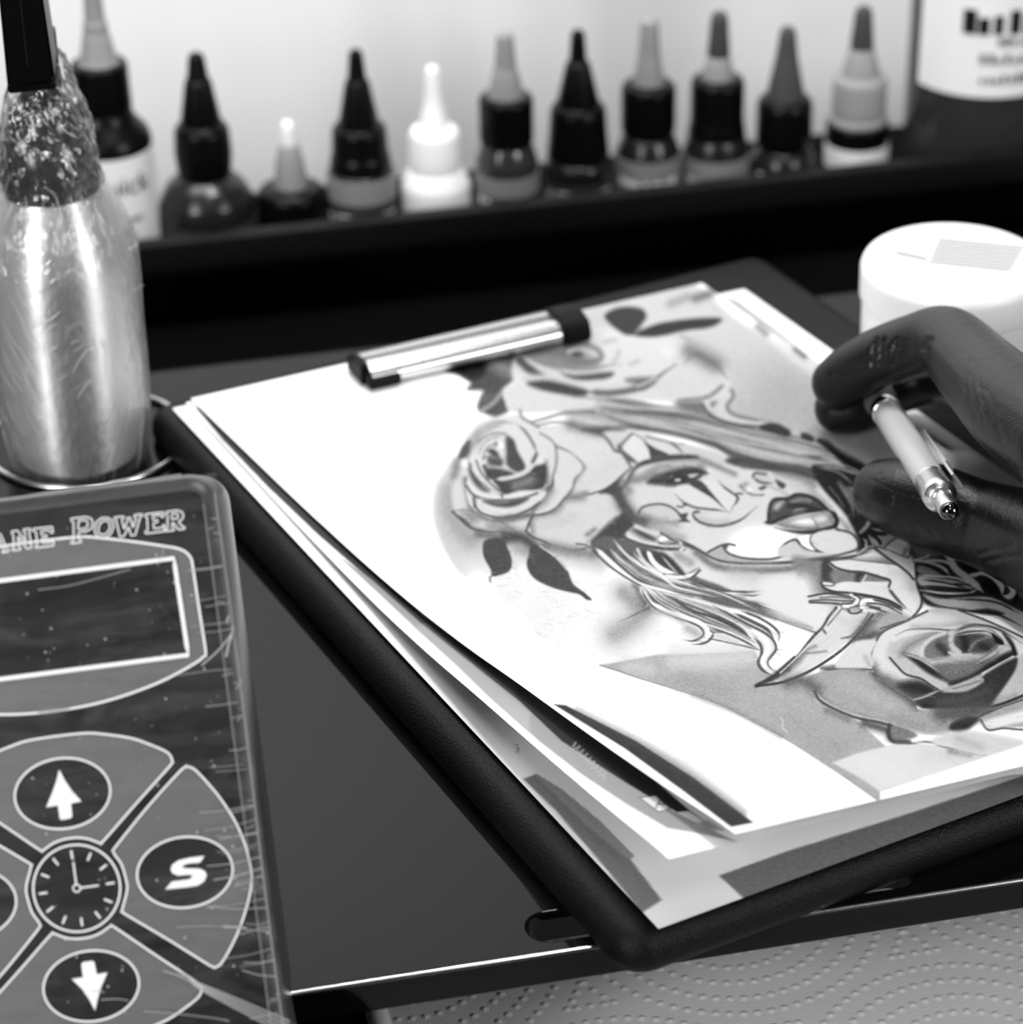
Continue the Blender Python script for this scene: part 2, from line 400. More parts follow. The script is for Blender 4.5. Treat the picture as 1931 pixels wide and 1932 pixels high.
    L([(-50, 930), (150, 955), (330, 960), (600, 1000)], 9, .36, .8, 4, (.3, .5)); L([(0, 1000), (200, 1060), (420, 1100), (620, 1150), (900, 1250)], 8, .34, .85, 3, (.25, .2)); L([(60, 1055), (260, 1078), (330, 1090)], 8, .30, .7, 4, (.3, .5))
    L([(600, 1140), (760, 1185), (900, 1260), (1150, 1330), (1420, 1370), (1540, 1420)], 13, .30, .9, 3, (.3, .1))
    for p in ([(750, 1080), (1100, 1160), (1450, 1260), (1700, 1330)], [(700, 1120), (1000, 1220), (1300, 1290), (1560, 1330)], [(500, 1010), (800, 1080), (1000, 1120)]): L(p, 10, .86, .7, 3, (.3, .3))
    L([(1400, 1265), (1520, 1290), (1600, 1310)], 7, .25, .8, 3, (.4, .4)); L([(1130, 1110), (1400, 1180), (1700, 1280)], 5, .42, .7, 2, (.3, .3))
    # scroll lock of hair to the right
    Fi([(480, 880), (560, 870), (640, 800), (700, 960), (640, 960), (520, 930)], .48, soft=6)
    Fi([(620, 730), (760, 700), (860, 760), (905, 840), (850, 900), (870, 950), (1000, 1000), (1180, 1020), (1180, 1050), (1000, 1050), (800, 1000), (700, 930), (650, 830)], .86, soft=4)
    L([(610, 740), (660, 850), (720, 960), (850, 1030), (1050, 1060), (1180, 1040)], 6, .30, .9, 2.5, (.1, .2)); L([(700, 720), (800, 740), (880, 790), (905, 840), (860, 910), (900, 970), (1050, 1010), (1180, 1020)], 6, .42, .85, 3, (.2, .2))
    Fi([(730, 770), (780, 800), (790, 860), (750, 920), (740, 860), (745, 820)], .42, soft=5)
    Fi([(1090, 1070), (1170, 1035), (1250, 1050), (1330, 1105), (1300, 1135), (1200, 1110)], .16, soft=3); Fi([(1385, 1115), (1440, 1110), (1490, 1140), (1480, 1170), (1400, 1145)], .17, soft=3)
    Fi([(1510, 1160), (1580, 1160), (1700, 1250), (1870, 1340), (1840, 1400), (1740, 1370), (1640, 1270)], .10, soft=3); L([(1330, 1110), (1370, 1090), (1390, 1130)], 4, .8)
    L([(1640, 1230), (1720, 1300), (1850, 1390)], 5, .06, .9, 1.5); L([(1680, 1330), (1780, 1370), (1840, 1400)], 3, .7, .8); L([(1560, 1170), (1700, 1260), (1890, 1350)], 3, .55, .6)
    # ---------------- top rose (out of focus in the photograph, drawn softly)
    k.frame(*TP)
    Fi([(70, 790), (200, 660), (420, 620), (700, 640), (800, 800), (700, 920), (620, 1000), (640, 1150), (560, 1230), (400, 1170), (420, 1060), (440, 1000), (300, 990), (330, 930), (230, 860)], .30, soft=4)
    Fi([(90, 780), (250, 670), (560, 630), (480, 760), (440, 860), (330, 900), (230, 850)], .06, soft=5); Fi([(480, 720), (600, 700), (740, 800), (720, 880), (620, 870), (520, 800)], .52, soft=10)
    Fi([(420, 1100), (480, 1010), (560, 1020), (600, 1060), (520, 1140), (430, 1170)], .38, soft=5); Fi([(540, 1200), (620, 1080), (650, 1130), (670, 1190), (560, 1230)], .33, soft=4); L([(420, 1190), (540, 1110), (620, 1010)], 7, .72, .9, 3)
    Fi([(640, 1010), (700, 950), (800, 910), (1000, 1010), (1360, 1070), (1470, 1100), (1440, 1150), (1250, 1170), (950, 1200), (700, 1190), (660, 1120)], .875, soft=3)
    Fi([(720, 900), (760, 640), (1000, 600), (1200, 520), (1450, 420), (1900, 480), (2300, 560), (2550, 700), (2700, 900), (2600, 1080), (2200, 1100), (1700, 1070), (1380, 1060), (1000, 960)], .89, soft=4)
    Sm([(800, 660), (1000, 650), (1300, 690)], 55, .40, .8); Sm([(880, 760), (1100, 760), (1450, 750)], 34, .48, .7)
    L([(1170, 660), (1200, 610), (1330, 590), (1480, 620), (1520, 700), (1420, 740), (1250, 740)], 10, .45, .8, 4, (.2, .2)); L([(1230, 640), (1330, 610), (1430, 640)], 8, .8, .9, 3); Fi([(1260, 660), (1320, 650), (1350, 680), (1290, 690)], .28, soft=4)
    L([(780, 690), (920, 770), (1100, 840), (1240, 920), (1400, 960), (1650, 960), (1850, 940)], 9, .86, .95, 3); L([(760, 700), (860, 800), (960, 850), (1000, 860)], 16, .24, .8, 4, (.1, .4))
    Fi([(1160, 840), (1300, 860), (1620, 830), (1560, 890), (1300, 900)], .28, soft=4); L([(1180, 830), (1400, 810), (1700, 760)], 6, .80, .8, 3); L([(1100, 770), (1350, 800), (1650, 760)], 7, .52, .7, 3, (.3, .3))
    L([(820, 890), (1000, 880), (1130, 900), (1380, 990)], 9, .80, .9, 3); Fi([(840, 930), (1000, 905), (1150, 930), (1390, 1000), (1340, 1050), (1150, 1030), (960, 990)], .25, soft=4)
    L([(1390, 1010), (1600, 1020), (1850, 980), (2000, 900), (2200, 760)], 12, .34, .85, 3.5, (.1, .4)); Fi([(1740, 900), (1900, 880), (2050, 900), (1900, 990), (1850, 950)], .42, soft=6); L([(1850, 960), (1950, 920), (2020, 880)], 6, .82, .8)
    L([(2120, 880), (2280, 760), (2330, 690)], 5, .5, .7, 2.5); Fi([(2040, 900), (2300, 740), (2450, 690), (2640, 800), (2660, 940), (2560, 1050), (2240, 1080), (2050, 1030)], .875, soft=4)
    L([(2340, 660), (2430, 680), (2560, 760), (2650, 860), (2680, 900)], 9, .45, .7, 3, (.1, .4)); Sm([(2330, 640), (2420, 680), (2560, 760)], 45, .45, .8); L([(2230, 1090), (2480, 1060), (2620, 960)], 7, .45, .8, 3)
    for p in ([(1530, 560), (1650, 540)], [(1620, 740), (1660, 700), (1680, 640)], [(1780, 760), (1860, 730)], [(2250, 500), (2330, 540)]): L(p, 6, .68, .7, 4)
    # dark leaves behind the clip
    Fi([(1550, 330), (1650, 250), (1790, 235), (1900, 260), (1930, 330), (1870, 420), (1800, 490), (1700, 470)], .24, soft=3); Fi([(1800, 490), (1900, 440), (2080, 380), (2400, 340), (2620, 345), (2520, 420), (2300, 450), (2000, 510)], .20, soft=3)
    L([(1820, 500), (1880, 420), (1940, 330)], 4, .6, .7); Sm([(2150, 210), (2300, 150)], 22, .5, .5); Sm([(2380, 160), (2520, 110)], 22, .25, .6); Sm([(2950, 420), (3020, 480)], 18, .5, .7); Sm([(3300, 620), (3370, 680)], 18, .3, .7); Sm([(3560, 800), (3700, 930)], 18, .3, .6)
    Fi([(2060, 640), (2130, 600), (2200, 640), (2120, 680)], .93, soft=6)
    # ---------------- left rose
    k.frame(*R1)
    out = [(290, 590), (360, 420), (500, 270), (760, 200), (880, 250), (950, 310), (1240, 290), (1430, 370), (1560, 440), (1620, 520), (1700, 540), (1770, 660), (1720, 760), (1600, 850), (1420, 930), (1600, 930), (1680, 1000), (1715, 1060), (1640, 1180), (1480, 1300), (1400, 1370), (1440, 1410), (1300, 1440), (1100, 1400), (920, 1320), (830, 1260), (760, 1310), (640, 1280), (480, 1290), (340, 1230), (230, 1140), (170, 1060), (150, 900), (170, 780), (240, 700)]
    Fi(out, .895, soft=2)
    # outer big petals
    Sm([(1280, 930), (1420, 800), (1700, 660)], 40, .86, .5)
    L([(900, 270), (1000, 240), (1200, 190), (1450, 180)], 6, .5, .8, 2); L([(940, 300), (1100, 270), (1240, 290), (1310, 330), (1500, 380), (1590, 460), (1640, 530), (1720, 560), (1800, 670)], 4, .45, .85, 1.6)
    Sm([(1250, 290), (1400, 330), (1600, 360)], 32, .45, .8); Fi([(1350, 340), (1500, 320), (1700, 320), (1740, 360), (1560, 390)], .33, soft=6)
    P2 = [(1110, 520), (1250, 560), (1340, 640), (1350, 690), (1270, 800), (1250, 870), (1180, 960), (1420, 940), (1600, 840), (1780, 680), (1640, 530), (1440, 370), (1240, 300), (960, 330), (1050, 420)]
    Ed(P2, [(1350, 690), (1270, 800), (1230, 900), (1180, 960)], .35, 30, .85)
    Ed(P2, [(1110, 500), (1240, 560), (1340, 650)], .55, 14, .7); L([(1080, 480), (1220, 540), (1330, 630), (1350, 690), (1275, 790), (1255, 880), (1180, 955)], 3, .36, .85)
    L([(1200, 955), (1330, 960), (1450, 920), (1580, 870), (1700, 770), (1780, 690)], 4, .25, .9, taper=(.3, .1)); Sm([(1180, 960), (1300, 950), (1380, 930)], 18, .4, .7)
    P3 = [(880, 1260), (870, 1140), (1100, 1060), (1180, 970), (1400, 940), (1600, 930), (1680, 1000), (1715, 1060), (1640, 1180), (1480, 1310), (1400, 1370), (1440, 1410), (1100, 1400), (930, 1330)]
    Fi(P3, .885, soft=2); Ed(P3, [(870, 1260), (890, 1130), (1100, 1070), (1180, 970), (1340, 950)], .42, 44, .8); Ed(P3, [(1400, 1370), (1500, 1290), (1660, 1150)], .5, 22, .55); Sm([(1000, 1200), (1250, 1150)], 36, .80, .5)
    Sm([(1390, 1300), (1460, 1250)], 12, .4, .6); L([(1290, 1380), (1370, 1390), (1420, 1420)], 3, .3); L([(830, 1260), (900, 1320), (1000, 1360), (1130, 1420), (1280, 1440), (1380, 1420)], 4, .26, .9)
    # bottom left petals
    P4 = [(170, 780), (250, 700), (300, 760), (290, 900), (350, 1060), (560, 1160), (860, 1110), (840, 1220), (760, 1310), (640, 1280), (480, 1260), (340, 1230), (230, 1140), (165, 1060), (150, 930)]
    Fi(P4, .875, soft=2); Ed(P4, [(290, 800), (320, 950), (360, 1080), (560, 1160), (860, 1110)], .36, 34, .9); Ed(P4, [(160, 1080), (300, 1200), (480, 1270), (640, 1290)], .5, 16, .7); Ed(P4, [(165, 800), (150, 950), (170, 1080)], .62, 14, .6)
    L([(160, 1085), (230, 1150), (330, 1235), (480, 1270), (640, 1275), (760, 1310)], 4, .26, .9); L([(215, 1115), (300, 1190), (340, 1230)], 6, .20, .8, taper=(.4, .2)); L([(160, 1085), (260, 1070), (350, 1090)], 2.5, .45, .7); Fi([(240, 1090), (330, 1080), (420, 1150), (330, 1200)], .62, soft=8)
    Fi([(480, 1190), (640, 1190), (740, 1250), (640, 1280), (500, 1260)], .66, soft=8); L([(600, 1180), (700, 1240), (760, 1300)], 3, .5, .7); L([(840, 1250), (870, 1170), (905, 1110)], 5, .3, .9)
    # petal right of the heart
    P5 = [(640, 260), (800, 300), (900, 450), (930, 560), (1010, 640), (1020, 850), (960, 900), (880, 1090), (1090, 1050), (1180, 960), (1250, 870), (1270, 790), (1350, 690), (1250, 560), (1110, 510), (1090, 450), (980, 380), (880, 320)]
    Fi(P5, .89, soft=2); Ed(P5, [(1010, 640), (1025, 850), (960, 900), (890, 1090)], .33, 26, .7); Ed(P5, [(1100, 480), (1110, 640), (1080, 800), (1060, 900)], .7, 16, .5)
    L([(960, 370), (1070, 440), (1110, 520), (1110, 650), (1080, 760), (1075, 850)], 3.5, .42, .85); L([(1080, 750), (1075, 840), (1030, 900), (960, 1000), (880, 1100)], 8, .26, .8, 2, (.3, .3)); L([(870, 1115), (1000, 1110), (1110, 1050), (1190, 960)], 4, .32, .85); Sm([(900, 1050), (1000, 990), (1060, 900)], 22, .5, .6)
    L([(760, 300), (830, 360), (900, 470), (930, 550)], 5, .33, .85, 1.5, (.2, .2)); L([(780, 160), (800, 230), (880, 280), (950, 320)], 4, .38, .8, 2)
    # petals at the top left of the heart: thin concentric outlines
    for p, w, v in (([(290, 600), (340, 460), (450, 330), (600, 270), (750, 290)], 4, .5), ([(330, 560), (390, 430), (500, 340), (640, 290)], 3, .45), ([(370, 540), (420, 440), (520, 380), (640, 380), (720, 440)], 4, .45), ([(400, 580), (440, 480), (520, 420), (620, 400)], 3, .5), ([(310, 640), (330, 520), (420, 400)], 3, .5), ([(430, 300), (340, 420), (290, 560)], 4, .52)): L(p, w, v, .85, 1.4, (.2, .2))
    Sm([(330, 430), (420, 330), (540, 280)], 26, .72, .6)
    Fi([(215, 600), (250, 500), (320, 430), (320, 520), (290, 590), (240, 610)], .33, soft=3); Sm([(180, 760), (210, 640)], 22, .45, .7); Fi([(240, 650), (270, 610), (300, 640), (280, 690)], .97, soft=4)
    # dark heart
    Fi([(650, 410), (720, 430), (760, 540), (830, 680), (760, 730), (700, 700), (650, 640), (650, 520)], .28, soft=2.5); Ed([(640, 400), (760, 430), (830, 690), (640, 700)], [(650, 420), (645, 560), (650, 660)], .62, 18, .6)
    Fi([(440, 660), (560, 680), (740, 740), (560, 790), (490, 790), (460, 730)], .27, soft=2); Fi([(480, 600), (540, 560), (620, 610), (620, 670), (560, 680), (490, 650)], .38, soft=3); Fi([(480, 540), (520, 510), (570, 540), (600, 580), (540, 570)], .26, soft=2.5)
    Sm([(540, 630), (580, 650)], 12, .3, .8); L([(440, 600), (470, 520), (520, 480), (560, 500)], 3, .5); L([(640, 640), (650, 560), (640, 480)], 3, .75); Fi([(575, 470), (610, 455), (630, 490), (600, 510)], .99, soft=3); Fi([(545, 470), (560, 450), (580, 480)], .35, soft=3); Fi([(590, 560), (620, 550), (620, 590)], .9, soft=3)
    L([(480, 680), (600, 690), (750, 735)], 5, .72, .95, 1.2); L([(560, 600), (480, 580), (440, 620)], 3, .55)
    Fi([(540, 790), (770, 770), (900, 690), (1005, 650), (1020, 760), (1000, 860), (920, 890), (780, 895), (640, 930), (580, 860)], .25, soft=2); Sm([(740, 850), (800, 830), (880, 800)], 26, .58, .8); Sm([(900, 700), (990, 680), (1000, 800)], 16, .2, .6)
    L([(560, 795), (700, 775), (840, 720), (960, 600)], 8, .88, .98, 1.2, (.1, .3)); Fi([(880, 640), (930, 540), (940, 580), (910, 640)], .28, soft=2); Fi([(920, 640), (960, 580), (1000, 630), (960, 660)], .93, soft=3)
    L([(320, 650), (360, 750), (440, 840), (540, 890), (620, 940)], 5, .30, .9); L([(380, 620), (420, 720), (500, 820), (620, 920)], 4, .36, .9); L([(345, 690), (390, 770), (480, 850), (600, 925)], 4, .93, .9); Fi([(310, 690), (400, 800), (460, 860), (500, 910), (420, 890), (340, 800)], .34, soft=4); Fi([(430, 820), (480, 850), (500, 890), (450, 870)], .62, soft=3)
    # front lip petals
    Fi([(290, 820), (340, 850), (420, 910), (610, 945), (780, 910), (960, 905), (1000, 890), (900, 960), (620, 975), (440, 965), (340, 910)], .93, soft=1.6); L([(290, 850), (350, 930), (460, 975), (620, 985), (800, 965), (940, 920)], 5, .32, .9, 1.4); L([(610, 940), (620, 960)], 3, .3)
    Fi([(380, 1010), (420, 970), (480, 980), (560, 1000), (760, 985), (900, 950), (1020, 900), (980, 980), (860, 1060), (700, 1120), (560, 1130), (440, 1090), (380, 1050)], .90, soft=1.6)
    Fi([(440, 985), (620, 1000), (860, 965), (760, 1030), (640, 1050), (520, 1030)], .27, soft=3); Sm([(560, 1010), (660, 1000)], 10, .5, .7); Ed([(380, 1010), (700, 1130), (1020, 900), (760, 1000)], [(380, 1050), (560, 1130), (700, 1120)], .5, 16, .6)
    L([(370, 1040), (430, 1100), (560, 1140), (700, 1130), (860, 1070), (960, 1000)], 4.5, .27, .9); L([(360, 960), (370, 1040)], 7, .33, .8); Sm([(560, 1160), (700, 1150), (850, 1110)], 16, .42, .75)
    # leaves under the rose
    Sm([(640, 1320), (800, 1330), (900, 1400)], 34, .26, .95); Sm([(400, 1290), (550, 1320)], 22, .4, .8); Sm([(1000, 1400), (1250, 1450), (1450, 1480)], 26, .36, .85); Sm([(1100, 1440), (1500, 1540)], 42, .72, .6); Sm([(760, 1430), (900, 1480)], 30, .62, .6)
    Fi([(440, 1400), (460, 1350), (540, 1330), (640, 1340), (660, 1400), (700, 1500), (705, 1570), (680, 1630), (600, 1665), (525, 1675), (515, 1620), (450, 1500)], .29, soft=1.6)
    Fi([(880, 1400), (960, 1400), (1090, 1490), (1200, 1600), (1260, 1740), (1330, 1800), (1415, 1880), (1390, 1890), (1320, 1840), (1230, 1820), (1080, 1780), (930, 1710), (860, 1630), (840, 1550), (860, 1480)], .29, soft=1.6)
    k.rng = np.random.default_rng(11)
    for i in range(90):
        u, v = k.rng.uniform(0, 1, 2); x, y = 880+u*330, 1430+u*250+v*120
        L([(x, y), (x+16, y+20)], 1.1, k.rng.choice([.38, .22]), .5)
    L([(520, 1675), (505, 1690), (510, 1725)], 4, .5, .8); L([(960, 1400), (1100, 1500), (1210, 1620)], 3, .97, .8)
    # deep shadow between rose and face
    Fi([(1500, 920), (1600, 850), (1720, 760), (1800, 670), (1931, 620), (1931, 690), (1830, 740), (1780, 830), (1700, 940), (1740, 1010), (1790, 1060), (1860, 1090), (1700, 1300), (1480, 1400), (1420, 1360), (1500, 1290), (1650, 1170), (1715, 1060), (1660, 980), (1590, 925)], .26, soft=3)
    # ---------------- face
    k.frame(*FC)
    Fi([(330, 600), (450, 420), (700, 300), (1000, 240), (1250, 240), (1500, 330), (1900, 430), (2600, 500), (3300, 700), (3560, 1300), (3480, 1600), (3000, 1700), (2400, 1620), (1900, 1560), (1500, 1500), (1000, 1250), (560, 1060), (420, 800)], .905, soft=4)
    Fi([(120, -20), (480, -40), (800, 40), (1300, 160), (1600, 260), (1500, 420), (1000, 250), (700, 280), (460, 400), (330, 230)], .86, soft=4)
    Fi([(330, 150), (470, 0), (600, 80), (660, 180), (700, 280), (520, 340), (440, 270)], .93, soft=2); Fi([(640, 80), (900, 90), (1080, 210), (930, 240), (780, 180)], .90, soft=2)
    L([(470, -10), (350, 110), (310, 160), (370, 210), (480, 300), (520, 340)], 5, .40, .9, 1.4); Fi([(290, 130), (340, 120), (350, 190), (300, 200)], .42, soft=3); L([(130, 10), (200, 90), (260, 190), (340, 220), (400, 300), (460, 400)], 5, .42, .85, 1.6); Fi([(340, 220), (480, 300), (490, 330), (440, 330), (400, 290)], .35, soft=3); L([(480, -20), (560, 30), (640, 90)], 3, .5, .7)
    Fi([(620, 90), (760, 170), (920, 245), (760, 275), (700, 290), (670, 180)], .26, soft=1.4); L([(640, 20), (900, 90), (980, 130), (1080, 215)], 3.5, .42, .8, 1.6); Fi([(930, 100), (1000, 110), (1060, 195), (1000, 150)], .45, soft=3); L([(1040, 110), (1110, 120)], 3, .5, .6)
    # brow
    Fi([(360, 600), (450, 460), (560, 340), (700, 290), (900, 250), (1100, 238), (1240, 255), (1300, 290), (1200, 300), (1000, 310), (760, 340), (560, 400), (490, 480), (420, 600), (300, 720), (180, 700)], .27, soft=2.2); Sm([(1230, 275), (1400, 340), (1600, 430), (1720, 480)], 20, .52, .75); Sm([(1150, 270), (1250, 270)], 10, .2, .7)
    # eye shadow and eye
    Sm([(480, 500), (640, 440), (860, 390), (1100, 360), (1320, 390)], 28, .55, .7); Sm([(420, 570), (600, 540), (760, 480)], 24, .5, .75); Fi([(640, 590), (700, 530), (840, 450), (1000, 400), (1200, 390), (1330, 420), (1400, 470), (1330, 500), (1200, 590), (1050, 610), (860, 620), (720, 610)], .33, soft=3.5)
    Sm([(850, 440), (960, 400), (1080, 390)], 9, .72, .7); L([(800, 480), (900, 430), (1050, 420)], 5, .62, .7, 2, (.3, .3)); L([(780, 560), (900, 500), (1060, 460), (1230, 440), (1390, 470)], 8, .16, .9, 1.5, (.3, .2)); Fi([(880, 570), (960, 510), (1100, 490), (1170, 540), (1100, 590), (960, 600)], .14, soft=2)
    Fi([(1150, 490), (1280, 475), (1200, 525)], .82, soft=1.2); Fi([(990, 545), (1050, 535), (1060, 560), (1000, 570)], .9, soft=1.2); L([(1120, 540), (1200, 550), (1300, 500)], 5, .22); L([(700, 560), (860, 560), (940, 580)], 6, .18, .8); Sm([(880, 620), (1000, 625)], 8, .22, .6); L([(930, 520), (960, 500)], 2, .6)
    Fi([(500, 470), (560, 410), (700, 380), (640, 430), (540, 480)], .9, soft=5); L([(950, 365), (1100, 350), (1240, 365)], 4, .88, .7); Fi([(1380, 420), (1420, 420), (1430, 450), (1400, 455)], .97, soft=3)
    # dagger tear under the eye with white lozenges
    Fi([(960, 660), (1180, 610), (1400, 740), (1560, 880), (1600, 930), (1400, 910), (1240, 880), (1100, 820), (1000, 720)], .93, soft=2); Fi([(1320, 570), (1500, 560), (1600, 660), (1720, 720), (1760, 780), (1680, 920), (1600, 900), (1450, 720)], .93, soft=2)
    Fi([(1160, 595), (1230, 560), (1310, 565), (1400, 660), (1500, 780), (1600, 900), (1660, 950), (1580, 890), (1440, 770), (1290, 680)], .25, soft=1.2)
    L([(990, 710), (1060, 790), (1130, 840), (1240, 885), (1400, 905), (1540, 920), (1620, 945)], 4.5, .30, .9, 1.1, (.3, .2)); L([(1020, 870), (1070, 880), (1115, 850)], 4, .35, .9); Fi([(1080, 830), (1130, 840), (1140, 860), (1110, 860)], .3, soft=1.5)
    L([(1510, 555), (1590, 640), (1690, 710), (1750, 760), (1730, 830), (1690, 880), (1670, 940)], 4.5, .28, .9, 1.1, (.3, .4)); Fi([(1720, 720), (1770, 760), (1760, 810), (1720, 850), (1740, 780)], .3, soft=1.5); L([(1740, 715), (1810, 718)], 4, .35)
    # curl under the eye
    L([(1300, 945), (1250, 925), (1210, 960), (1240, 1020), (1330, 1075), (1500, 1108), (1660, 1085), (1800, 1030), (1900, 950), (1990, 870)], 6, .28, .9, 1.2, (.15, .4)); Sm([(1300, 1010), (1450, 1060), (1640, 1050)], 20, .78, .7); Fi([(1200, 950), (1260, 920), (1300, 945), (1240, 960)], .4, soft=2)
    # temple circle
    Sm([(600, 1000), (800, 1050), (1000, 1060)], 34, .60, .8); Fi([(550, 940), (640, 870), (770, 840), (900, 860), (1010, 930), (1060, 1010), (900, 1040), (700, 1010), (560, 980)], .86, soft=3); Sm([(620, 980), (760, 1010), (900, 1020)], 14, .70, .7)
    L([(545, 960), (600, 880), (770, 842), (900, 860), (1010, 925), (1070, 1010)], 4.5, .30, .9); Fi([(980, 900), (1060, 960), (1150, 950), (1130, 1020), (1180, 1060), (1080, 1060), (1020, 1048), (1070, 1030), (1040, 960)], .28, soft=1.5)
    # side of the face in shade, ear, jaw
    Sm([(330, 760), (400, 900), (480, 1000), (620, 1080)], 46, .34, .95); Sm([(350, 600), (430, 680)], 30, .55, .8); Sm([(300, 700), (350, 860)], 24, .3, .9); Sm([(700, 1110), (900, 1180), (1080, 1260)], 34, .66, .7)
    Fi([(60, 1230), (300, 1000), (470, 1060), (520, 1100), (440, 1180), (300, 1300), (120, 1350)], .26, soft=6)
    Fi([(420, 1190), (560, 1100), (760, 1200), (900, 1180), (1100, 1330), (1110, 1390), (900, 1400), (620, 1340)], .68, soft=3); L([(510, 1110), (640, 1170), (780, 1210)], 8, .9, .9, 2); Fi([(480, 1150), (600, 1180), (760, 1270), (700, 1280), (560, 1220)], .28, soft=3); L([(420, 1200), (560, 1290), (760, 1340), (1060, 1380)], 8, .92, .9, 1.6); L([(330, 1230), (480, 1300), (640, 1350), (860, 1385), (1100, 1390)], 7, .26, .9); Fi([(790, 1260), (850, 1230), (940, 1310), (820, 1300)], 1.0, soft=2); L([(820, 1190), (950, 1270), (1060, 1330)], 4, .35); L([(800, 1320), (930, 1330), (1020, 1310)], 4, .36); Fi([(850, 1300), (960, 1290), (930, 1340), (860, 1330)], .6, soft=3); L([(1060, 1320), (1100, 1370), (1060, 1400)], 6, .93)
    L([(1000, 1250), (1150, 1330), (1400, 1470), (1600, 1540), (1900, 1560), (2300, 1555), (2800, 1520), (3100, 1490), (3380, 1420)], 6, .22, .92, 1.3, (.1, .1)); Sm([(1100, 1330), (1200, 1370)], 14, .26, .9)
    # neck shade under the jaw
    Sm([(1250, 1430), (1500, 1600), (1900, 1640), (2300, 1640), (2700, 1600)], 26, .42, .85); Sm([(1700, 1680), (2000, 1740)], 50, .78, .6)
    # lower scroll on the cheek: white cheek disc
    Fi([(1620, 1350), (1700, 1200), (2000, 1100), (2400, 1180), (2500, 1300), (2400, 1420), (2150, 1510), (1900, 1500), (1680, 1440)], 1.0, soft=14)
    Fi([(1380, 1440), (1500, 1360), (1600, 1330), (1610, 1400), (1700, 1470), (1900, 1510), (2200, 1510), (2000, 1545), (1600, 1530)], .74, soft=2); L([(1390, 1430), (1480, 1380), (1570, 1340), (1650, 1330), (1720, 1345)], 4.5, .27, .9); L([(1580, 1350), (1600, 1400), (1660, 1450), (1780, 1490), (1931, 1510), (2150, 1512), (2300, 1480)], 4.5, .30, .9); Fi([(1560, 1340), (1640, 1335), (1610, 1390)], .3, soft=2)
    # nose and mouth
    k.frame(*LP)
    Sm([(120, 470), (170, 440)], 16, .66, .8); L([(250, 360), (270, 320), (400, 330)], 6, .36, .85); L([(265, 370), (310, 410), (390, 430), (480, 425)], 6, .30, .9, 1.3, (.1, .3)); Fi([(290, 350), (400, 350), (460, 390), (400, 410), (310, 390)], .82, soft=3); Fi([(310, 490), (360, 465), (410, 465), (380, 500), (330, 510)], .28, soft=2); Fi([(500, 390), (560, 410), (625, 450), (600, 495), (550, 480)], .28, soft=2); L([(200, 545), (280, 570), (370, 565)], 4, .42, .8); L([(100, 460), (150, 510), (190, 540)], 5, .5, .7, 2); Fi([(180, 490), (230, 490), (240, 520), (190, 525)], .98, soft=4); Sm([(440, 470), (560, 520), (640, 560)], 12, .68, .6)
    Sm([(530, 290), (760, 360), (930, 450)], 34, .56, .85); Sm([(900, 520), (1050, 640), (1150, 760)], 20, .66, .8); Sm([(700, 450), (880, 520)], 30, .80, .6); Sm([(1250, 850), (1330, 950)], 16, .62, .7)
    Fi([(0, 130), (200, 150), (420, 200), (620, 240), (860, 300), (1000, 370), (960, 400), (700, 320), (420, 290), (150, 260), (-60, 190)], .27, soft=4); Tu([(20, 150), (300, 200), (600, 260)], [(60, 220), (300, 270), (560, 300)], 10, (1.2, 3), (.16, .5), .6)
    # upper lip
    Fi([(420, 880), (430, 740), (480, 620), (560, 605), (650, 610), (740, 560), (860, 570), (980, 620), (1080, 710), (1110, 750), (1000, 745), (900, 760), (700, 810), (520, 880)], .30, soft=2)
    Fi([(480, 720), (510, 660), (600, 630), (580, 680), (520, 740)], .80, soft=5); Sm([(700, 640), (800, 620), (900, 630)], 14, .62, .75); Sm([(660, 690), (820, 690), (960, 730)], 12, .08, .9); L([(470, 880), (640, 810), (800, 770), (960, 745), (1100, 740)], 7, .10, .9); L([(690, 760), (760, 735), (860, 725)], 4, .7, .8, 1.2, (.3, .3)); L([(640, 800), (760, 775), (870, 760)], 3, .6, .8, 1.2, (.3, .3))
    L([(425, 870), (435, 720), (490, 620), (640, 605), (740, 562), (860, 572), (990, 630), (1090, 730)], 7, .14, .92)
    Fi([(500, 890), (640, 840), (800, 810), (960, 770), (1080, 745), (1180, 800), (1190, 880), (1120, 930), (960, 970), (800, 985), (640, 960), (540, 920)], .68, soft=2); Fi([(690, 880), (800, 835), (940, 830), (960, 900), (820, 910)], .97, soft=4); Fi([(960, 830), (1050, 800), (1090, 850), (1000, 880)], .92, soft=4); L([(920, 830), (960, 880), (980, 920)], 3, .5, .7); L([(560, 900), (700, 930), (860, 950), (1000, 940)], 4, .45, .7, 2); Sm([(1130, 800), (1160, 880)], 10, .5, .7)
    L([(1090, 730), (1170, 780), (1205, 860), (1180, 920), (1060, 960), (900, 990), (760, 990), (600, 965), (500, 935)], 8, .12, .92, 1.2, (.1, .4)); L([(1180, 790), (1208, 860), (1185, 925)], 9, .12); L([(375, 875), (440, 885), (520, 880)], 7, .16, .9, 1.4, (.2, .3))
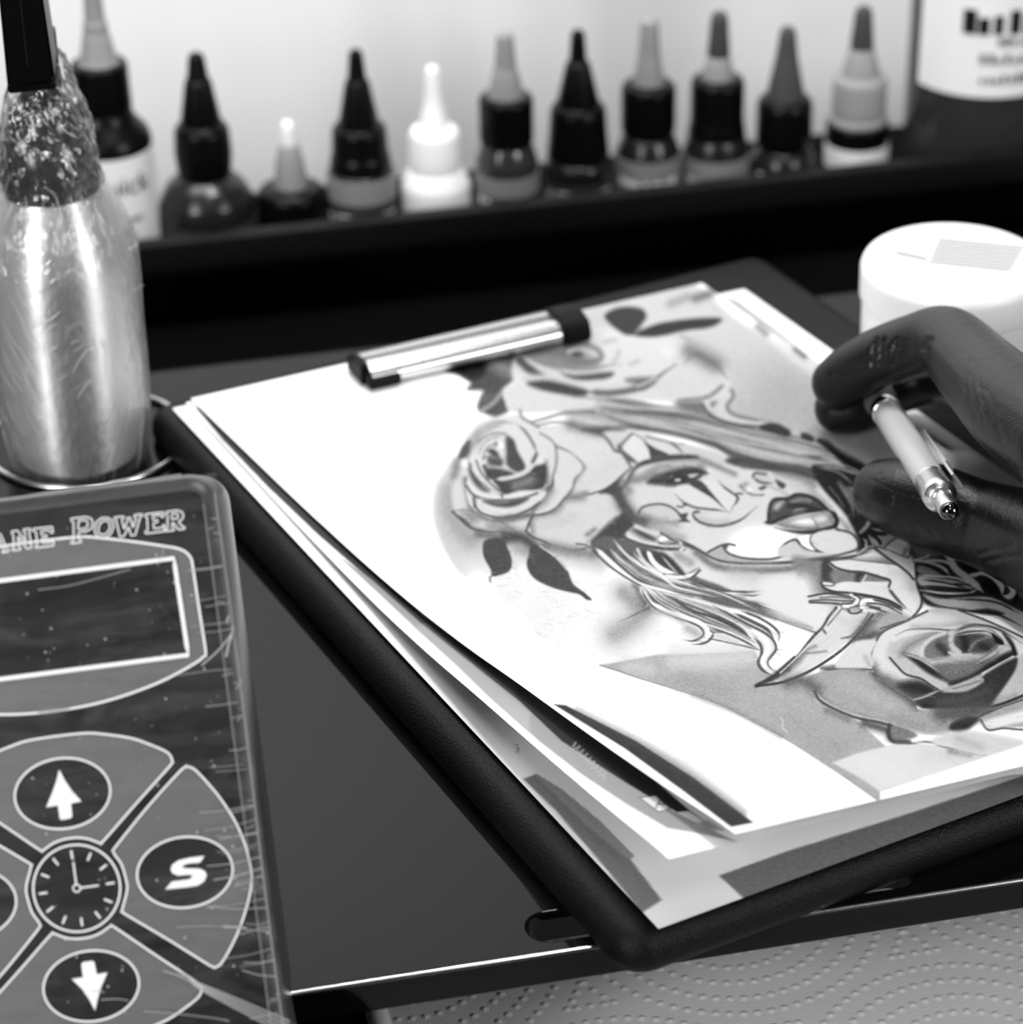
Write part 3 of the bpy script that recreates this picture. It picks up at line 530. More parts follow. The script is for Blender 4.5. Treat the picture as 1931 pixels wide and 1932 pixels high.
    # chin circle and side scroll
    Fi([(910, 1100), (940, 1020), (1050, 970), (1250, 970), (1380, 1020), (1440, 1140), (1380, 1220), (1200, 1230), (1050, 1220), (950, 1190)], .925, soft=2); L([(930, 1010), (895, 1070), (905, 1130), (970, 1200), (1060, 1220)], 7, .2, .9, 1.2, (.3, .3)); Fi([(760, 1060), (880, 1020), (900, 1120), (960, 1200), (850, 1170), (780, 1110)], 1.0, soft=2); L([(540, 1180), (620, 1120), (700, 1080), (750, 1080), (790, 1140), (870, 1190), (980, 1215)], 5, .25, .9, 1.1, (.2, .3)); Fi([(700, 1075), (760, 1075), (790, 1130), (740, 1100)], .3, soft=2); Fi([(540, 1190), (720, 1100), (780, 1150), (940, 1220), (1200, 1240), (900, 1290), (600, 1290)], .85, soft=3)
    L([(1200, 960), (1340, 990), (1410, 1040), (1450, 1130), (1420, 1190), (1300, 1230), (1050, 1290), (800, 1310)], 5, .25, .85); L([(900, 1285), (1200, 1250), (1320, 1225)], 3, .5, .8)
    # dark hair right of the face
    Fi([(930, 230), (1200, 240), (1450, 320), (1560, 380), (1700, 470), (1640, 600), (1560, 800), (1700, 900), (1900, 960), (1760, 1120), (1600, 1180), (1440, 1240), (1460, 1120), (1400, 960), (1280, 760), (1080, 540), (960, 370)], .07, soft=3)
    Tu([(1180, 400), (1280, 560), (1360, 700), (1400, 900)], [(1420, 480), (1480, 600), (1520, 720), (1560, 800)], 11, (2, 5), (.05, .66), .9, 3); L([(1000, 260), (1200, 300), (1340, 400), (1420, 480)], 3.5, .55, .9, 1.2, (.2, .3)); L([(960, 240), (1200, 260), (1450, 330), (1560, 360)], 5, .62, .9, 1.4, (.2, .3)); L([(1450, 1010), (1540, 930), (1590, 820)], 8, .72, .9, 1.5, (.2, .3)); L([(1120, 480), (1220, 600), (1280, 700)], 3, .5, .8); L([(1230, 430), (1330, 560), (1420, 620)], 9, .45, .8, 3); Sm([(1500, 760), (1560, 700)], 12, .62, .7)
    for p in ([(1600, 880), (1700, 900), (1800, 930)], [(1590, 940), (1700, 970), (1840, 950)], [(1580, 1000), (1660, 1060), (1700, 1120)], [(1560, 1010), (1600, 1090), (1620, 1150)], [(1500, 1060), (1540, 1100), (1530, 1180)]): L(p, 5, .82, .9, 1.2, (.3, .3))
    Fi([(1600, 1040), (1720, 1000), (1880, 960), (1960, 1000), (1800, 1100), (1740, 1160), (1640, 1150)], .80, soft=3); L([(1600, 1010), (1680, 1080), (1700, 1120)], 7, .16); L([(1640, 1010), (1760, 1010), (1830, 950)], 7, .12, .9); L([(1440, 1240), (1560, 1160), (1660, 1150)], 5, .75, .9)
    # hair falling behind the ear (light locks with dark gaps)
    k.frame(*HR)
    Fi([(70, 60), (180, -40), (340, -20), (560, 40), (700, 120), (900, 300), (1060, 250), (1040, 330), (1300, 430), (1700, 660), (1760, 720), (1500, 640), (1300, 600), (1000, 520), (700, 460), (560, 420), (400, 330), (240, 210)], .40, soft=3)
    Fi([(500, 110), (700, 100), (780, 140), (900, 260), (920, 310), (820, 270), (650, 220), (540, 200)], .24, soft=4); Sm([(860, 130), (980, 200)], 24, .62, .8)
    Tu([(140, 50), (300, 180), (480, 330), (700, 420), (1000, 490)], [(420, 60), (560, 200), (760, 330), (1000, 400), (1300, 480), (1500, 560)], 30, (2, 5), (.22, .97), .95, 3)
    L([(120, 70), (260, 200), (400, 320), (520, 400), (700, 450), (900, 500), (1080, 520)], 9, .99, .97, 1.2, (.05, .3)); L([(90, 90), (240, 230), (420, 350), (560, 425), (760, 480), (1000, 520)], 4, .30, .9)
    L([(590, 90), (640, 190), (740, 270), (860, 300)], 10, .99, .97, 1.2, (.1, .3)); L([(570, 110), (620, 220), (740, 310), (880, 345), (1000, 325), (1070, 270)], 4, .24, .9); L([(720, 310), (860, 335), (980, 315), (1050, 262)], 8, .98, .96, 1.2, (.2, .3)); L([(500, 80), (540, 160), (610, 230), (720, 300)], 6, .93, .9); L([(720, 140), (800, 230), (870, 300)], 4, .9, .85, 1.2, (.3, .2)); Fi([(740, 140), (800, 160), (900, 270), (930, 310), (880, 300)], .22, soft=2)
    L([(280, -10), (380, 110), (520, 220), (700, 310), (850, 420), (1050, 480)], 5, .99, .9, 1.2, (.1, .3))
    # long strands to the right and below
    Tu([(900, 350), (1100, 420), (1300, 460), (1600, 470)], [(1000, 400), (1300, 500), (1600, 640), (1730, 690)], 12, (2, 5), (.26, .97), .92, 2); L([(980, 350), (1150, 420), (1300, 460), (1500, 465), (1650, 455)], 4, .28, .9, 1.2, (.2, .3)); L([(1300, 470), (1500, 490), (1640, 475)], 4, .97, .9, 1.2, (.2, .3)); L([(1400, 490), (1560, 500), (1640, 480)], 4, .35, .8, 1.4, (.3, .3))
    Fi([(1480, 570), (1600, 560), (1900, 680), (2100, 800), (1900, 760), (1720, 690)], .42, soft=3); L([(1500, 560), (1700, 620), (1850, 660), (2000, 665), (2080, 650)], 4, .30, .9, 1.2, (.2, .3)); L([(1600, 570), (1750, 620), (1900, 655), (2050, 660)], 4, .95, .9, 1.2, (.2, .3)); L([(1700, 690), (1900, 760), (2130, 840)], 4, .3, .8)
    Fi([(540, 410), (700, 460), (1000, 520), (1250, 600), (1560, 740), (1760, 830), (1800, 880), (1780, 920), (1740, 860), (1750, 1000), (1690, 1100), (1780, 1200), (1700, 1220), (1600, 1130), (1600, 990), (1400, 900), (1180, 810), (1150, 900), (1050, 940), (940, 905), (1080, 900), (1110, 830), (1050, 760), (900, 720), (700, 650), (600, 580), (520, 460)], .93, soft=2)
    Tu([(540, 420), (640, 560), (800, 660), (1000, 760), (1200, 820), (1500, 930)], [(760, 480), (1000, 540), (1250, 620), (1500, 760), (1640, 920)], 26, (2, 4.5), (.32, .98), .9, 2)
    for p, w in (([(560, 430), (640, 540), (760, 620), (900, 700), (1040, 770), (1180, 830), (1300, 840)], 4), ([(800, 520), (1000, 640), (1200, 700), (1400, 800), (1530, 890)], 6), ([(1180, 690), (1330, 750), (1460, 830), (1520, 890)], 8), ([(1180, 590), (1350, 680), (1500, 760), (1640, 830), (1730, 900), (1760, 990), (1690, 1090), (1700, 1150), (1780, 1210)], 5), ([(1380, 660), (1550, 740), (1680, 810), (1740, 890)], 7), ([(1560, 880), (1620, 950), (1630, 1030), (1600, 1110), (1640, 1180), (1720, 1225)], 6), ([(1440, 640), (1600, 700), (1730, 780), (1790, 850), (1785, 915)], 5), ([(540, 430), (560, 500), (640, 600), (760, 660), (900, 720), (960, 740)], 4), ([(1100, 880), (1470, 960), (1610, 1000)], 2.5), ([(1160, 800), (1300, 840), (1460, 910), (1600, 990)], 4)): L(p, w, .27, .88, 1.2, (.15, .2))
    L([(620, 560), (760, 640), (900, 690), (1050, 740), (1140, 820), (1130, 890), (1050, 930), (980, 925)], 9, .99, .96, 1.2, (.1, .3)); L([(1040, 770), (1100, 830), (1080, 880), (1000, 915), (930, 905)], 4, .27, .9, 1.2, (.2, .3)); L([(1160, 820), (1190, 850), (1150, 910), (1080, 940), (1000, 945)], 5, .3, .9, 1.2, (.2, .4)); Sm([(960, 800), (1040, 850)], 22, .6, .6); L([(1500, 800), (1640, 880), (1690, 980), (1640, 1090), (1680, 1170)], 9, .99, .95, 1.2, (.2, .2))
    Sm([(660, 640), (800, 680), (920, 740)], 14, .6, .5); Sm([(1230, 860), (1400, 930)], 16, .78, .5)
    # ---------------- hand with the knife
    k.frame(*RS)
    Fi([(-220, 260), (0, 280), (130, 290), (600, 260), (800, 240), (950, 300), (1000, 650), (900, 760), (700, 850), (450, 1040), (560, 800), (0, 720), (-120, 560)], .55, soft=6)
    Fi([(-500, 500), (-100, 420), (20, 620), (180, 700), (60, 900), (-200, 880), (-420, 760)], .93, soft=14); Fi([(60, 290), (140, 290), (160, 470), (60, 480)], .25, soft=4); Fi([(160, 380), (400, 400), (400, 480), (160, 470)], .55, soft=4); Fi([(380, 400), (450, 400), (420, 490), (370, 490)], .22, soft=4); Fi([(450, 430), (690, 470), (670, 520), (430, 490)], .55, soft=4); L([(430, 490), (470, 420)], 3, .9)
    hnd = [(120, 300), (300, 280), (430, 280), (560, 300), (720, 320), (860, 300), (900, 340), (930, 480), (970, 620), (970, 700), (900, 800), (820, 830), (760, 800), (640, 740), (520, 700), (540, 640), (700, 720), (840, 730), (760, 640), (680, 550), (480, 520), (420, 480), (680, 480), (600, 430), (420, 395), (200, 370)]
    Fi(hnd, .95, soft=1.6); Sm([(700, 400), (860, 420), (900, 560)], 20, .84, .5); L([(120, 300), (200, 355), (320, 385), (450, 395), (600, 440), (690, 470), (680, 530)], 5, .24, .9); L([(120, 290), (300, 270), (420, 285), (700, 315), (780, 335)], 3, .4, .8)
    Fi([(550, 155), (640, 180), (760, 210), (900, 280), (920, 460), (860, 400), (740, 310), (620, 220)], .94, soft=1.6); L([(550, 170), (640, 240), (760, 320), (860, 400), (910, 460)], 5, .22, .9); L([(560, 155), (680, 185), (780, 230), (860, 260)], 3.5, .32, .8)
    Fi([(640, 160), (720, 90), (800, 70), (860, 100), (890, 180), (860, 250), (760, 210)], .92, soft=2); L([(640, 160), (720, 90), (800, 70), (870, 110), (890, 190), (860, 250)], 4, .3, .85); L([(740, 40), (800, 20), (850, 50), (840, 80), (780, 70), (750, 50)], 4, .25, .9); Sm([(840, 180), (820, 230)], 10, .45, .7)
    Fi([(40, 490), (130, 480), (180, 500), (280, 480), (420, 490), (650, 540), (700, 560), (760, 640), (840, 730), (700, 660), (540, 610), (340, 590), (160, 570), (80, 540)], .94, soft=1.6); L([(45, 490), (80, 540), (170, 575), (340, 590), (520, 620), (680, 660), (790, 720)], 5.5, .2, .92); L([(50, 480), (110, 480), (180, 500), (140, 520), (80, 515)], 3, .3, .8); L([(680, 550), (720, 600), (780, 670), (840, 725)], 6, .25, .85, 1.6, (.1, .4)); L([(930, 330), (945, 500), (985, 620), (975, 720), (900, 810), (840, 835)], 4.5, .22, .9)
    # knife guard and blade
    Fi([(-60, 630), (60, 600), (200, 600), (340, 600), (400, 640), (360, 700), (270, 715), (200, 680), (0, 670)], .84, soft=2)
    for p, w, v in (([(-70, 620), (100, 590), (220, 605), (340, 625)], 4, .22), ([(-60, 660), (100, 650), (240, 660), (330, 660)], 3.5, .3), ([(40, 630), (200, 625), (330, 640)], 3, .4), ([(-60, 675), (120, 680), (230, 690)], 4, .25), ([(240, 690), (330, 680), (360, 640)], 4, .25)): L(p, w, v, .9)
    L([(330, 605), (385, 630), (390, 670), (330, 710), (260, 710)], 6, .97, .95); L([(350, 600), (410, 640), (390, 700), (320, 725)], 3, .25)
    Fi([(420, 680), (450, 645), (540, 650), (700, 720), (830, 800), (780, 830), (640, 770), (520, 770), (440, 740)], .82, soft=2); L([(540, 655), (440, 660), (425, 710), (460, 755), (550, 755)], 7, .98, .95)
    for p in ([(480, 680), (640, 700), (800, 780)], [(540, 650), (680, 690), (800, 750)], [(500, 720), (640, 760), (760, 820)], [(470, 700), (600, 730)]): L(p, 3.5, .25, .9)
    Fi([(310, 740), (360, 720), (410, 740), (350, 780)], .75, soft=3); L([(300, 740), (330, 780), (400, 770), (430, 745)], 4, .25)
    bl = [(210, 720), (160, 790), (60, 920), (0, 980), (-200, 1220), (-400, 1380), (-560, 1450), (-480, 1440), (-300, 1400), (-120, 1330), (60, 1220), (240, 1090), (390, 950), (540, 770), (440, 800), (300, 780)]
    Fi(bl, .91, soft=1.5, curve=False); Fi([(-470, 1410), (-300, 1270), (-150, 1160), (-80, 1140), (-160, 1250), (-300, 1350)], .55, soft=5); Sm([(-420, 1390), (-260, 1290)], 16, .3, .85); Sm([(-100, 1120), (0, 1080)], 10, .5, .7); L([(-130, 1150), (0, 1140), (100, 1130)], 4, .4, .7, 2)
    L([(215, 725), (150, 800), (90, 890)], 8, .95, .9); L([(190, 725), (120, 810), (60, 910), (-40, 1010), (-200, 1210), (-380, 1370), (-555, 1448)], 5.5, .22, .92); L([(235, 740), (170, 820), (110, 890)], 3, .35); L([(60, 920), (90, 960)], 5, .3, .8); L([(530, 790), (400, 960), (250, 1110), (60, 1245), (-120, 1345), (-320, 1420), (-550, 1452)], 5.5, .18, .92); L([(500, 770), (440, 860), (340, 980), (240, 1010)], 4, .4, .85, 1.4); L([(-200, 1190), (-380, 1350), (-530, 1440)], 7, .2, .9)
    L([(-60, 1060), (-180, 1190), (-330, 1330)], 3, .97, .9); Tu([(100, 850), (-60, 1050), (-200, 1190)], [(440, 830), (240, 1030), (0, 1200)], 14, (1, 2), (.72, .97), .5, 2); Sm([(-560, 1455), (-520, 1430)], 8, .12, .9)
    Sm([(430, 960), (520, 860), (700, 880)], 40, .35, .85); Sm([(360, 1030), (480, 1000), (600, 960)], 22, .3, .8); Fi([(560, 850), (700, 760), (880, 830), (640, 930), (560, 930)], .70, soft=6); L([(600, 920), (720, 880), (820, 850)], 4, .35, .8); Sm([(180, 800), (300, 860), (400, 830)], 26, .80, .5)
    # wavy hair at the right edge
    Fi([(880, 180), (1180, 150), (1500, 280), (1800, 440), (1940, 560), (2000, 760), (1600, 740), (1300, 740), (1050, 700), (980, 620), (930, 480), (930, 300)], .15, soft=3)
    Fi([(870, 110), (1100, 120), (1200, 200), (1100, 260), (940, 260)], .45, soft=6); L([(920, 280), (1030, 250), (1050, 230)], 5, .8, .9)
    Fi([(950, 330), (1050, 350), (1160, 410), (1180, 440), (1050, 420), (960, 400)], .58, soft=2); Fi([(960, 430), (1150, 450), (1340, 480), (1490, 530), (1400, 560), (1200, 530), (980, 520)], .74, soft=3); Fi([(1000, 600), (1200, 640), (1600, 620), (1800, 700), (1960, 800), (1940, 960), (1700, 820), (1400, 740), (1150, 710)], .78, soft=3)
    for p, w in (([(900, 280), (1050, 300), (1180, 350), (1250, 420)], 6), ([(1000, 285), (1180, 290), (1290, 340), (1340, 420)], 6), ([(960, 420), (1100, 430), (1320, 450), (1500, 530)], 4), ([(960, 560), (1200, 590), (1400, 590), (1520, 550)], 5), ([(1180, 160), (1250, 260), (1300, 360), (1420, 450), (1520, 540), (1560, 580)], 13), ([(1200, 170), (1290, 190), (1320, 280)], 12), ([(1430, 430), (1500, 400), (1560, 390), (1650, 430), (1720, 520), (1740, 600)], 13), ([(1680, 390), (1780, 480), (1840, 570), (1800, 620), (1740, 610)], 11), ([(1320, 200), (1400, 230), (1470, 280)], 9)): L(p, w, .86, .95, 1.3, (.12, .15))
    for p in ([(970, 520), (1150, 530), (1400, 555), (1500, 540)], [(1000, 570), (1200, 610), (1500, 600), (1700, 640), (1931, 760)], [(1100, 690), (1300, 740), (1500, 760), (1700, 790), (1931, 900)], [(1300, 650), (1500, 650), (1700, 680), (1900, 780)], [(1250, 500), (1400, 510), (1480, 540)], [(980, 460), (1200, 490), (1440, 550)]): L(p, 4, .14, .9, 1.2, (.2, .2))
    Fi([(1440, 760), (1600, 735), (1760, 780), (1640, 790)], .12, soft=3); Fi([(1220, 540), (1330, 545), (1450, 570), (1380, 580)], .05, soft=2); Fi([(1590, 450), (1650, 470), (1720, 560), (1700, 610), (1600, 580), (1550, 530)], .04, soft=2); Fi([(1300, 200), (1450, 290), (1560, 330), (1660, 390), (1560, 380), (1450, 400), (1370, 340)], .04, soft=2); L([(1860, 480), (1890, 580), (1850, 660)], 9, .04); Fi([(1880, 500), (2000, 520), (2000, 620), (1900, 620)], .42, soft=4)
    # ---------------- front rose
    ro = [(1040, 750), (1120, 735), (1330, 745), (1640, 860), (1900, 980), (1960, 1100), (1930, 1250), (1760, 1480), (1640, 1640), (1100, 1660), (880, 1590), (560, 1340), (520, 1180), (560, 1040), (640, 940), (800, 860)]
    Fi(ro, .91, soft=2); L([(1040, 755), (840, 850), (640, 940), (560, 1040), (515, 1170), (545, 1310), (640, 1420), (780, 1490), (960, 1550)], 4.5, .28, .85); Sm([(640, 1390), (780, 1450), (900, 1500)], 30, .45, .85); Fi([(760, 1450), (960, 1400), (1130, 1500), (900, 1570)], .10, soft=8)
    Ed(ro, [(540, 1250), (620, 1390), (800, 1500), (1000, 1560)], .4, 34, .7); Sm([(700, 1060), (680, 1180), (780, 1280)], 14, .75, .6)
    L([(740, 985), (860, 930), (1060, 920), (1290, 935), (1400, 890), (1500, 880), (1700, 920), (1931, 1060)], 4, .36, .85, 1.3, (.2, .2)); Sm([(900, 900), (1150, 890), (1400, 870)], 14, .72, .6); L([(1330, 745), (1640, 865), (1931, 1000)], 4, .3, .85)
    p2 = [(720, 1050), (860, 990), (1060, 950), (1200, 950), (1300, 930), (1500, 930), (1650, 980), (1760, 1050), (1830, 1180), (1560, 1370), (1250, 1480), (1160, 1500), (1000, 1400), (840, 1340), (740, 1250), (690, 1160)]
    Fi(p2, .80, soft=2); Ed(p2, [(800, 1150), (880, 1070), (1000, 1010), (1150, 960)], .48, 40, .7); Ed(p2, [(690, 1170), (740, 1250), (840, 1340), (1000, 1390), (1160, 1500)], .9, 12, .8)
    L([(690, 1190), (760, 1270), (840, 1345), (980, 1385), (1080, 1450), (1160, 1500)], 4.5, .25, .9); Fi([(820, 1150), (960, 1190), (1100, 1280), (1260, 1390), (1240, 1420), (1060, 1340), (900, 1220)], .08, soft=4); L([(810, 1150), (960, 1200), (1060, 1260), (1200, 1350), (1260, 1400)], 5, .82, .8, 1.6, (.1, .3))
    Fi([(1000, 1100), (1060, 1020), (1200, 960), (1250, 1000), (1240, 1160), (1160, 1200), (1060, 1210), (1010, 1180)], .50, soft=4); Sm([(1150, 1080), (1210, 1140)], 22, .18, .85); L([(990, 1170), (1000, 1090), (1080, 1010), (1200, 960)], 8, .88, .9, 2); L([(1000, 1180), (1060, 1210), (1180, 1190), (1280, 1210), (1370, 1230)], 5, .7, .8, 2)
    Fi([(1300, 980), (1420, 950), (1560, 970), (1640, 1000), (1700, 1060), (1600, 1140), (1440, 1150), (1340, 1140), (1290, 1080)], .34, soft=4); Sm([(1380, 1020), (1400, 1100)], 24, .14, .9); L([(1260, 960), (1260, 1060), (1340, 1140)], 9, .84, .9, 2); L([(1240, 1140), (1300, 1165), (1450, 1160)], 5, .85, .8); L([(1430, 1130), (1470, 1060), (1560, 1010), (1620, 1000)], 6, .55, .9, 2); Sm([(1540, 1080), (1600, 1100)], 18, .16, .85)
    for p in ([(1300, 950), (1450, 900), (1620, 930), (1760, 1040)], [(1310, 970), (1500, 945), (1620, 960), (1740, 1060)], [(1480, 880), (1660, 920), (1800, 1000), (1860, 1120)]): L(p, 4, .2, .85, 1.2, (.2, .1)); L([(x+4, y+10) for x, y in p], 3.5, .9, .8, 1.2, (.2, .1))
    Fi([(1640, 960), (1740, 1030), (1750, 1070), (1680, 1050)], .05, soft=2); Fi([(1740, 960), (1830, 1040), (1880, 1160), (1830, 1170), (1810, 1080)], .08, soft=3); L([(1770, 1060), (1810, 1090), (1820, 1170)], 4, .75, .9)
    Fi([(1100, 1260), (1400, 1230), (1560, 1180), (1680, 1080), (1700, 1140), (1600, 1250), (1400, 1370), (1260, 1420)], .44, soft=5); Sm([(1250, 1300), (1450, 1250)], 34, .52, .6); L([(1740, 1075), (1640, 1160), (1500, 1240)], 6, .8, .9, 1.5, (.1, .5)); Fi([(1240, 1420), (1450, 1340), (1700, 1180), (1820, 1130), (1820, 1190), (1560, 1330), (1300, 1450)], .13, soft=4)
    Fi([(1140, 1500), (1300, 1440), (1560, 1340), (1840, 1180), (1700, 1300), (1560, 1360), (1550, 1410), (1400, 1490), (1250, 1500)], .72, soft=1.6); L([(1840, 1185), (1700, 1260), (1560, 1340)], 6, .9, .9); L([(1280, 1480), (1420, 1440), (1540, 1400)], 3, .45, .8); Fi([(900, 1580), (1140, 1500), (1200, 1510), (1400, 1500), (1560, 1410), (1570, 1350), (1860, 1190), (1870, 1290), (1760, 1480), (1630, 1640), (1200, 1660), (980, 1650)], .20, soft=3); Sm([(1150, 1600), (1400, 1560), (1600, 1500)], 20, .33, .7); L([(890, 1590), (1020, 1550), (1150, 1495)], 5, .72, .9, 1.3, (.1, .2)); Sm([(1000, 1640), (1250, 1650), (1600, 1640)], 12, .05, .9)
    Fi([(1640, 1640), (1700, 1540), (1860, 1310), (1900, 1180), (2000, 1150), (2000, 1540), (1800, 1600)], .80, soft=3); Sm([(1700, 1580), (1860, 1540)], 16, .65, .6); L([(1640, 1650), (1790, 1600), (1940, 1540)], 6, .12, .9)
    # lower petal
    lp = [(-100, 1400), (80, 1310), (260, 1300), (520, 1310), (600, 1400), (800, 1520), (920, 1600), (960, 1670), (1140, 1690), (1250, 1880), (1060, 1900), (800, 1840), (600, 1770), (300, 1700), (120, 1620), (20, 1520)]
    Fi(lp, .70, soft=2); Ed(lp, [(540, 1330), (640, 1430), (820, 1540), (940, 1640)], .26, 42, .75); Ed(lp, [(20, 1500), (120, 1610), (300, 1700), (600, 1780), (820, 1850)], .5, 22, .6); Sm([(250, 1420), (480, 1520), (700, 1640)], 34, .78, .5); Sm([(1150, 1700), (1350, 1700), (1500, 1680)], 40, .36, .85); Sm([(700, 1750), (1000, 1830)], 22, .62, .6)
    L([(-10, 1490), (40, 1570), (200, 1660), (400, 1735), (620, 1780), (860, 1860), (1060, 1900), (1240, 1880)], 5, .80, .9, 1.2); L([(-10, 1505), (40, 1590), (200, 1680), (400, 1755), (620, 1800), (860, 1880)], 5, .2, .85); Sm([(450, 1800), (650, 1860), (700, 1920)], 24, .28, .85); Sm([(100, 1680), (300, 1760)], 20, .5, .7); Sm([(60, 1290), (250, 1270), (450, 1290)], 12, .35, .8); L([(90, 1300), (300, 1290), (520, 1300)], 4, .3, .8)
    Fi([(180, 1260), (350, 1050), (560, 1030), (520, 1150), (530, 1270), (300, 1290)], .90, soft=3); Sm([(460, 1180), (500, 1260)], 14, .7, .6)
    Sm([(-260, 1420), (-120, 1400), (0, 1480)], 34, .38, .8)
    k.frame(*BT)
    Fi([(1450, 440), (1560, 390), (1650, 395), (1700, 360), (1560, 480), (1460, 490)], .12, soft=4); Sm([(1420, 380), (1560, 360), (1700, 340)], 30, .36, .85); Fi([(1640, 405), (1750, 350), (1931, 290), (2300, 200), (2300, 480), (1931, 460), (1800, 470), (1700, 485)], .70, soft=2); Fi([(1660, 430), (1931, 350), (2200, 300), (2200, 410), (1931, 430), (1720, 475)], .95, soft=4); L([(1650, 410), (1700, 480), (1800, 470), (1931, 480)], 4, .3, .85); L([(1650, 390), (1760, 340), (1931, 280)], 5, .3, .8)
    Fi([(1050, 450), (1150, 470), (1230, 520), (1080, 560), (1060, 520)], .52, soft=3); L([(1050, 450), (1040, 500), (1070, 555), (1180, 560)], 8, .2, .85, 2); L([(1060, 560), (1180, 570), (1300, 560), (1400, 590), (1500, 610), (1600, 640), (1690, 650)], 4, .4, .85, 1.3, (.1, .3)); L([(1180, 555), (1300, 575), (1380, 575), (1500, 605), (1620, 660)], 4, .97, .9, 1.2, (.2, .3)); Sm([(1450, 620), (1580, 640)], 12, .55, .7); L([(1690, 540), (1800, 570), (1850, 600)], 2.5, .97, .8); L([(330, 400), (345, 440), (340, 470), (375, 495)], 1.6, .96, .9)
    Fi([(1330, 550), (1480, 490), (1650, 500), (1931, 560), (1800, 620), (1600, 640), (1450, 590)], .88, soft=6); Sm([(1500, 540), (1650, 590)], 16, .7, .5)
    # fine pencil texture over the shaded parts
    rg = np.random.default_rng(21)
    for i in range(1500):
        x, y = rg.uniform(840, 1931), rg.uniform(760, 1480); c = cvC[int(y)-CY, int(x)-CX]
        if c > .97 or c < .12: continue
        a = rg.uniform(-.5, .9); l = rg.uniform(5, 16); k.frame(0, 0, 1); L([(x, y), (x+l*math.cos(a), y+l*math.sin(a))], rg.uniform(.8, 1.8), c*rg.choice([.86, 1.1]) if c < .9 else c*.93, .45, 1.0, straight=True)
    k.frame(*BT); k.fill([(985, 889), (1500, 722), (1931, 580), (2500, 395), (2500, 1200), (985, 1200)], 1.0, soft=1.2, curve=False)
    # faint printed streaks on the blank left part
    for p in ([(600, 760), (690, 860)], [(520, 770), (600, 850)], [(690, 750), (800, 830)], [(640, 830), (760, 960)], [(560, 800), (700, 960)], [(1180, 1440), (1290, 1530)], [(1290, 1440), (1380, 1520)]): k.frame(0, 0, 1); Sm(p, 16, .93, .55)
    # black bar printed at the lower left
    k.frame(0, 0, 1); Fi([(1046, 1329), (1068, 1331), (1200, 1398), (1310, 1468), (1422, 1552), (1380, 1560), (1290, 1492), (1180, 1412)], .20, soft=1.5, curve=False); Sm([(1090, 1345), (1250, 1428), (1400, 1535)], 9, .3, .4)
    k.grain(.035)
    # keep the page margin blank
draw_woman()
def draw_under():
    k = Ink(cvB); k.frame(0, 0, 1)
    k.fill([(376, 762), (430, 815), (517, 905), (611, 992), (704, 1073), (797, 1160), (900, 1236), (993, 1297), (1067, 1365), (1204, 1459), (1300, 1528), (1345, 1560), (1300, 1530), (1278, 1532), (1180, 1478), (1060, 1400), (980, 1325), (890, 1252), (790, 1178), (695, 1090), (600, 1008), (505, 918), (420, 830), (372, 772)], .30, soft=1.2, curve=False)
    k.fill([(1300, 1528), (1278, 1532), (1180, 1474), (1060, 1396), (975, 1318), (975, 1290), (1080, 1360), (1210, 1450)], .22, soft=1, curve=False)
    k.fill([(640, 1050), (700, 1092), (800, 1180), (890, 1252), (980, 1322), (1060, 1398), (1180, 1476), (1265, 1528), (1330, 1560), (1390, 1588), (1310, 1570), (1260, 1562), (1180, 1515), (1100, 1462), (1020, 1400), (930, 1320), (860, 1252), (780, 1180)], .74, soft=1.2, curve=False)
    k.fill([(780, 1180), (860, 1252), (930, 1320), (1000, 1382), (1000, 1345), (900, 1260), (800, 1178)], .84, a=.7, soft=4, curve=False)
    for i in range(9):
        x, y = 1082+i*7, 1402+i*7.2
        k.line([(x, y+6), (x+5, y-2)], 2.2, .86); k.line([(x-2, y+12), (x+6, y+8)], 1.6, .86)
    k.fill([(1207, 1505), (1237, 1501), (1265, 1526), (1243, 1532)], .97, soft=.8, curve=False); k.line([(1207, 1505), (1237, 1501), (1265, 1526), (1243, 1532), (1207, 1505)], 1.5, .4, straight=True)
    k.line([(1238, 1524), (1246, 1509), (1262, 1521)], 2.4, .3, straight=True); k.line([(1243, 1517), (1254, 1517)], 2.0, .3, straight=True)
    k.fill([(1310, 1556), (1335, 1548), (1365, 1566), (1320, 1563)], .80, soft=3, curve=False)
    k = Ink(cvA); k.frame(0, 0, 1)
    k.fill([(988, 1470), (1012, 1460), (1060, 1490), (1130, 1548), (1196, 1614), (1190, 1622), (1249, 1698), (1212, 1722), (1130, 1622), (1050, 1530)], .60, soft=1.5, curve=False)
    k.fill([(1010, 1462), (1060, 1490), (1130, 1548), (1196, 1614), (1186, 1622), (1110, 1560)], .74, soft=2, curve=False)
    k.fill([(1357, 1652), (1480, 1608), (1700, 1540), (1980, 1448), (1980, 1490), (1931, 1507), (1700, 1588), (1408, 1698)], .56, soft=1.5, curve=False)  # bottom strip: shade under the curled top sheet, painted grey
    k.fill([(1368, 562), (1390, 570), (1482, 638), (1562, 702), (1546, 708), (1460, 646)], .62, soft=4, curve=False)  # shading of the gap beside the drawing's right edge, painted on
    k.line([(974, 1405), (978, 1412), (977, 1420)], 1.8, .3); k.grain(.025)
draw_under()
cvA, cvB, cvC = page_tone(cvA), page_tone(cvB), page_tone(cvC)
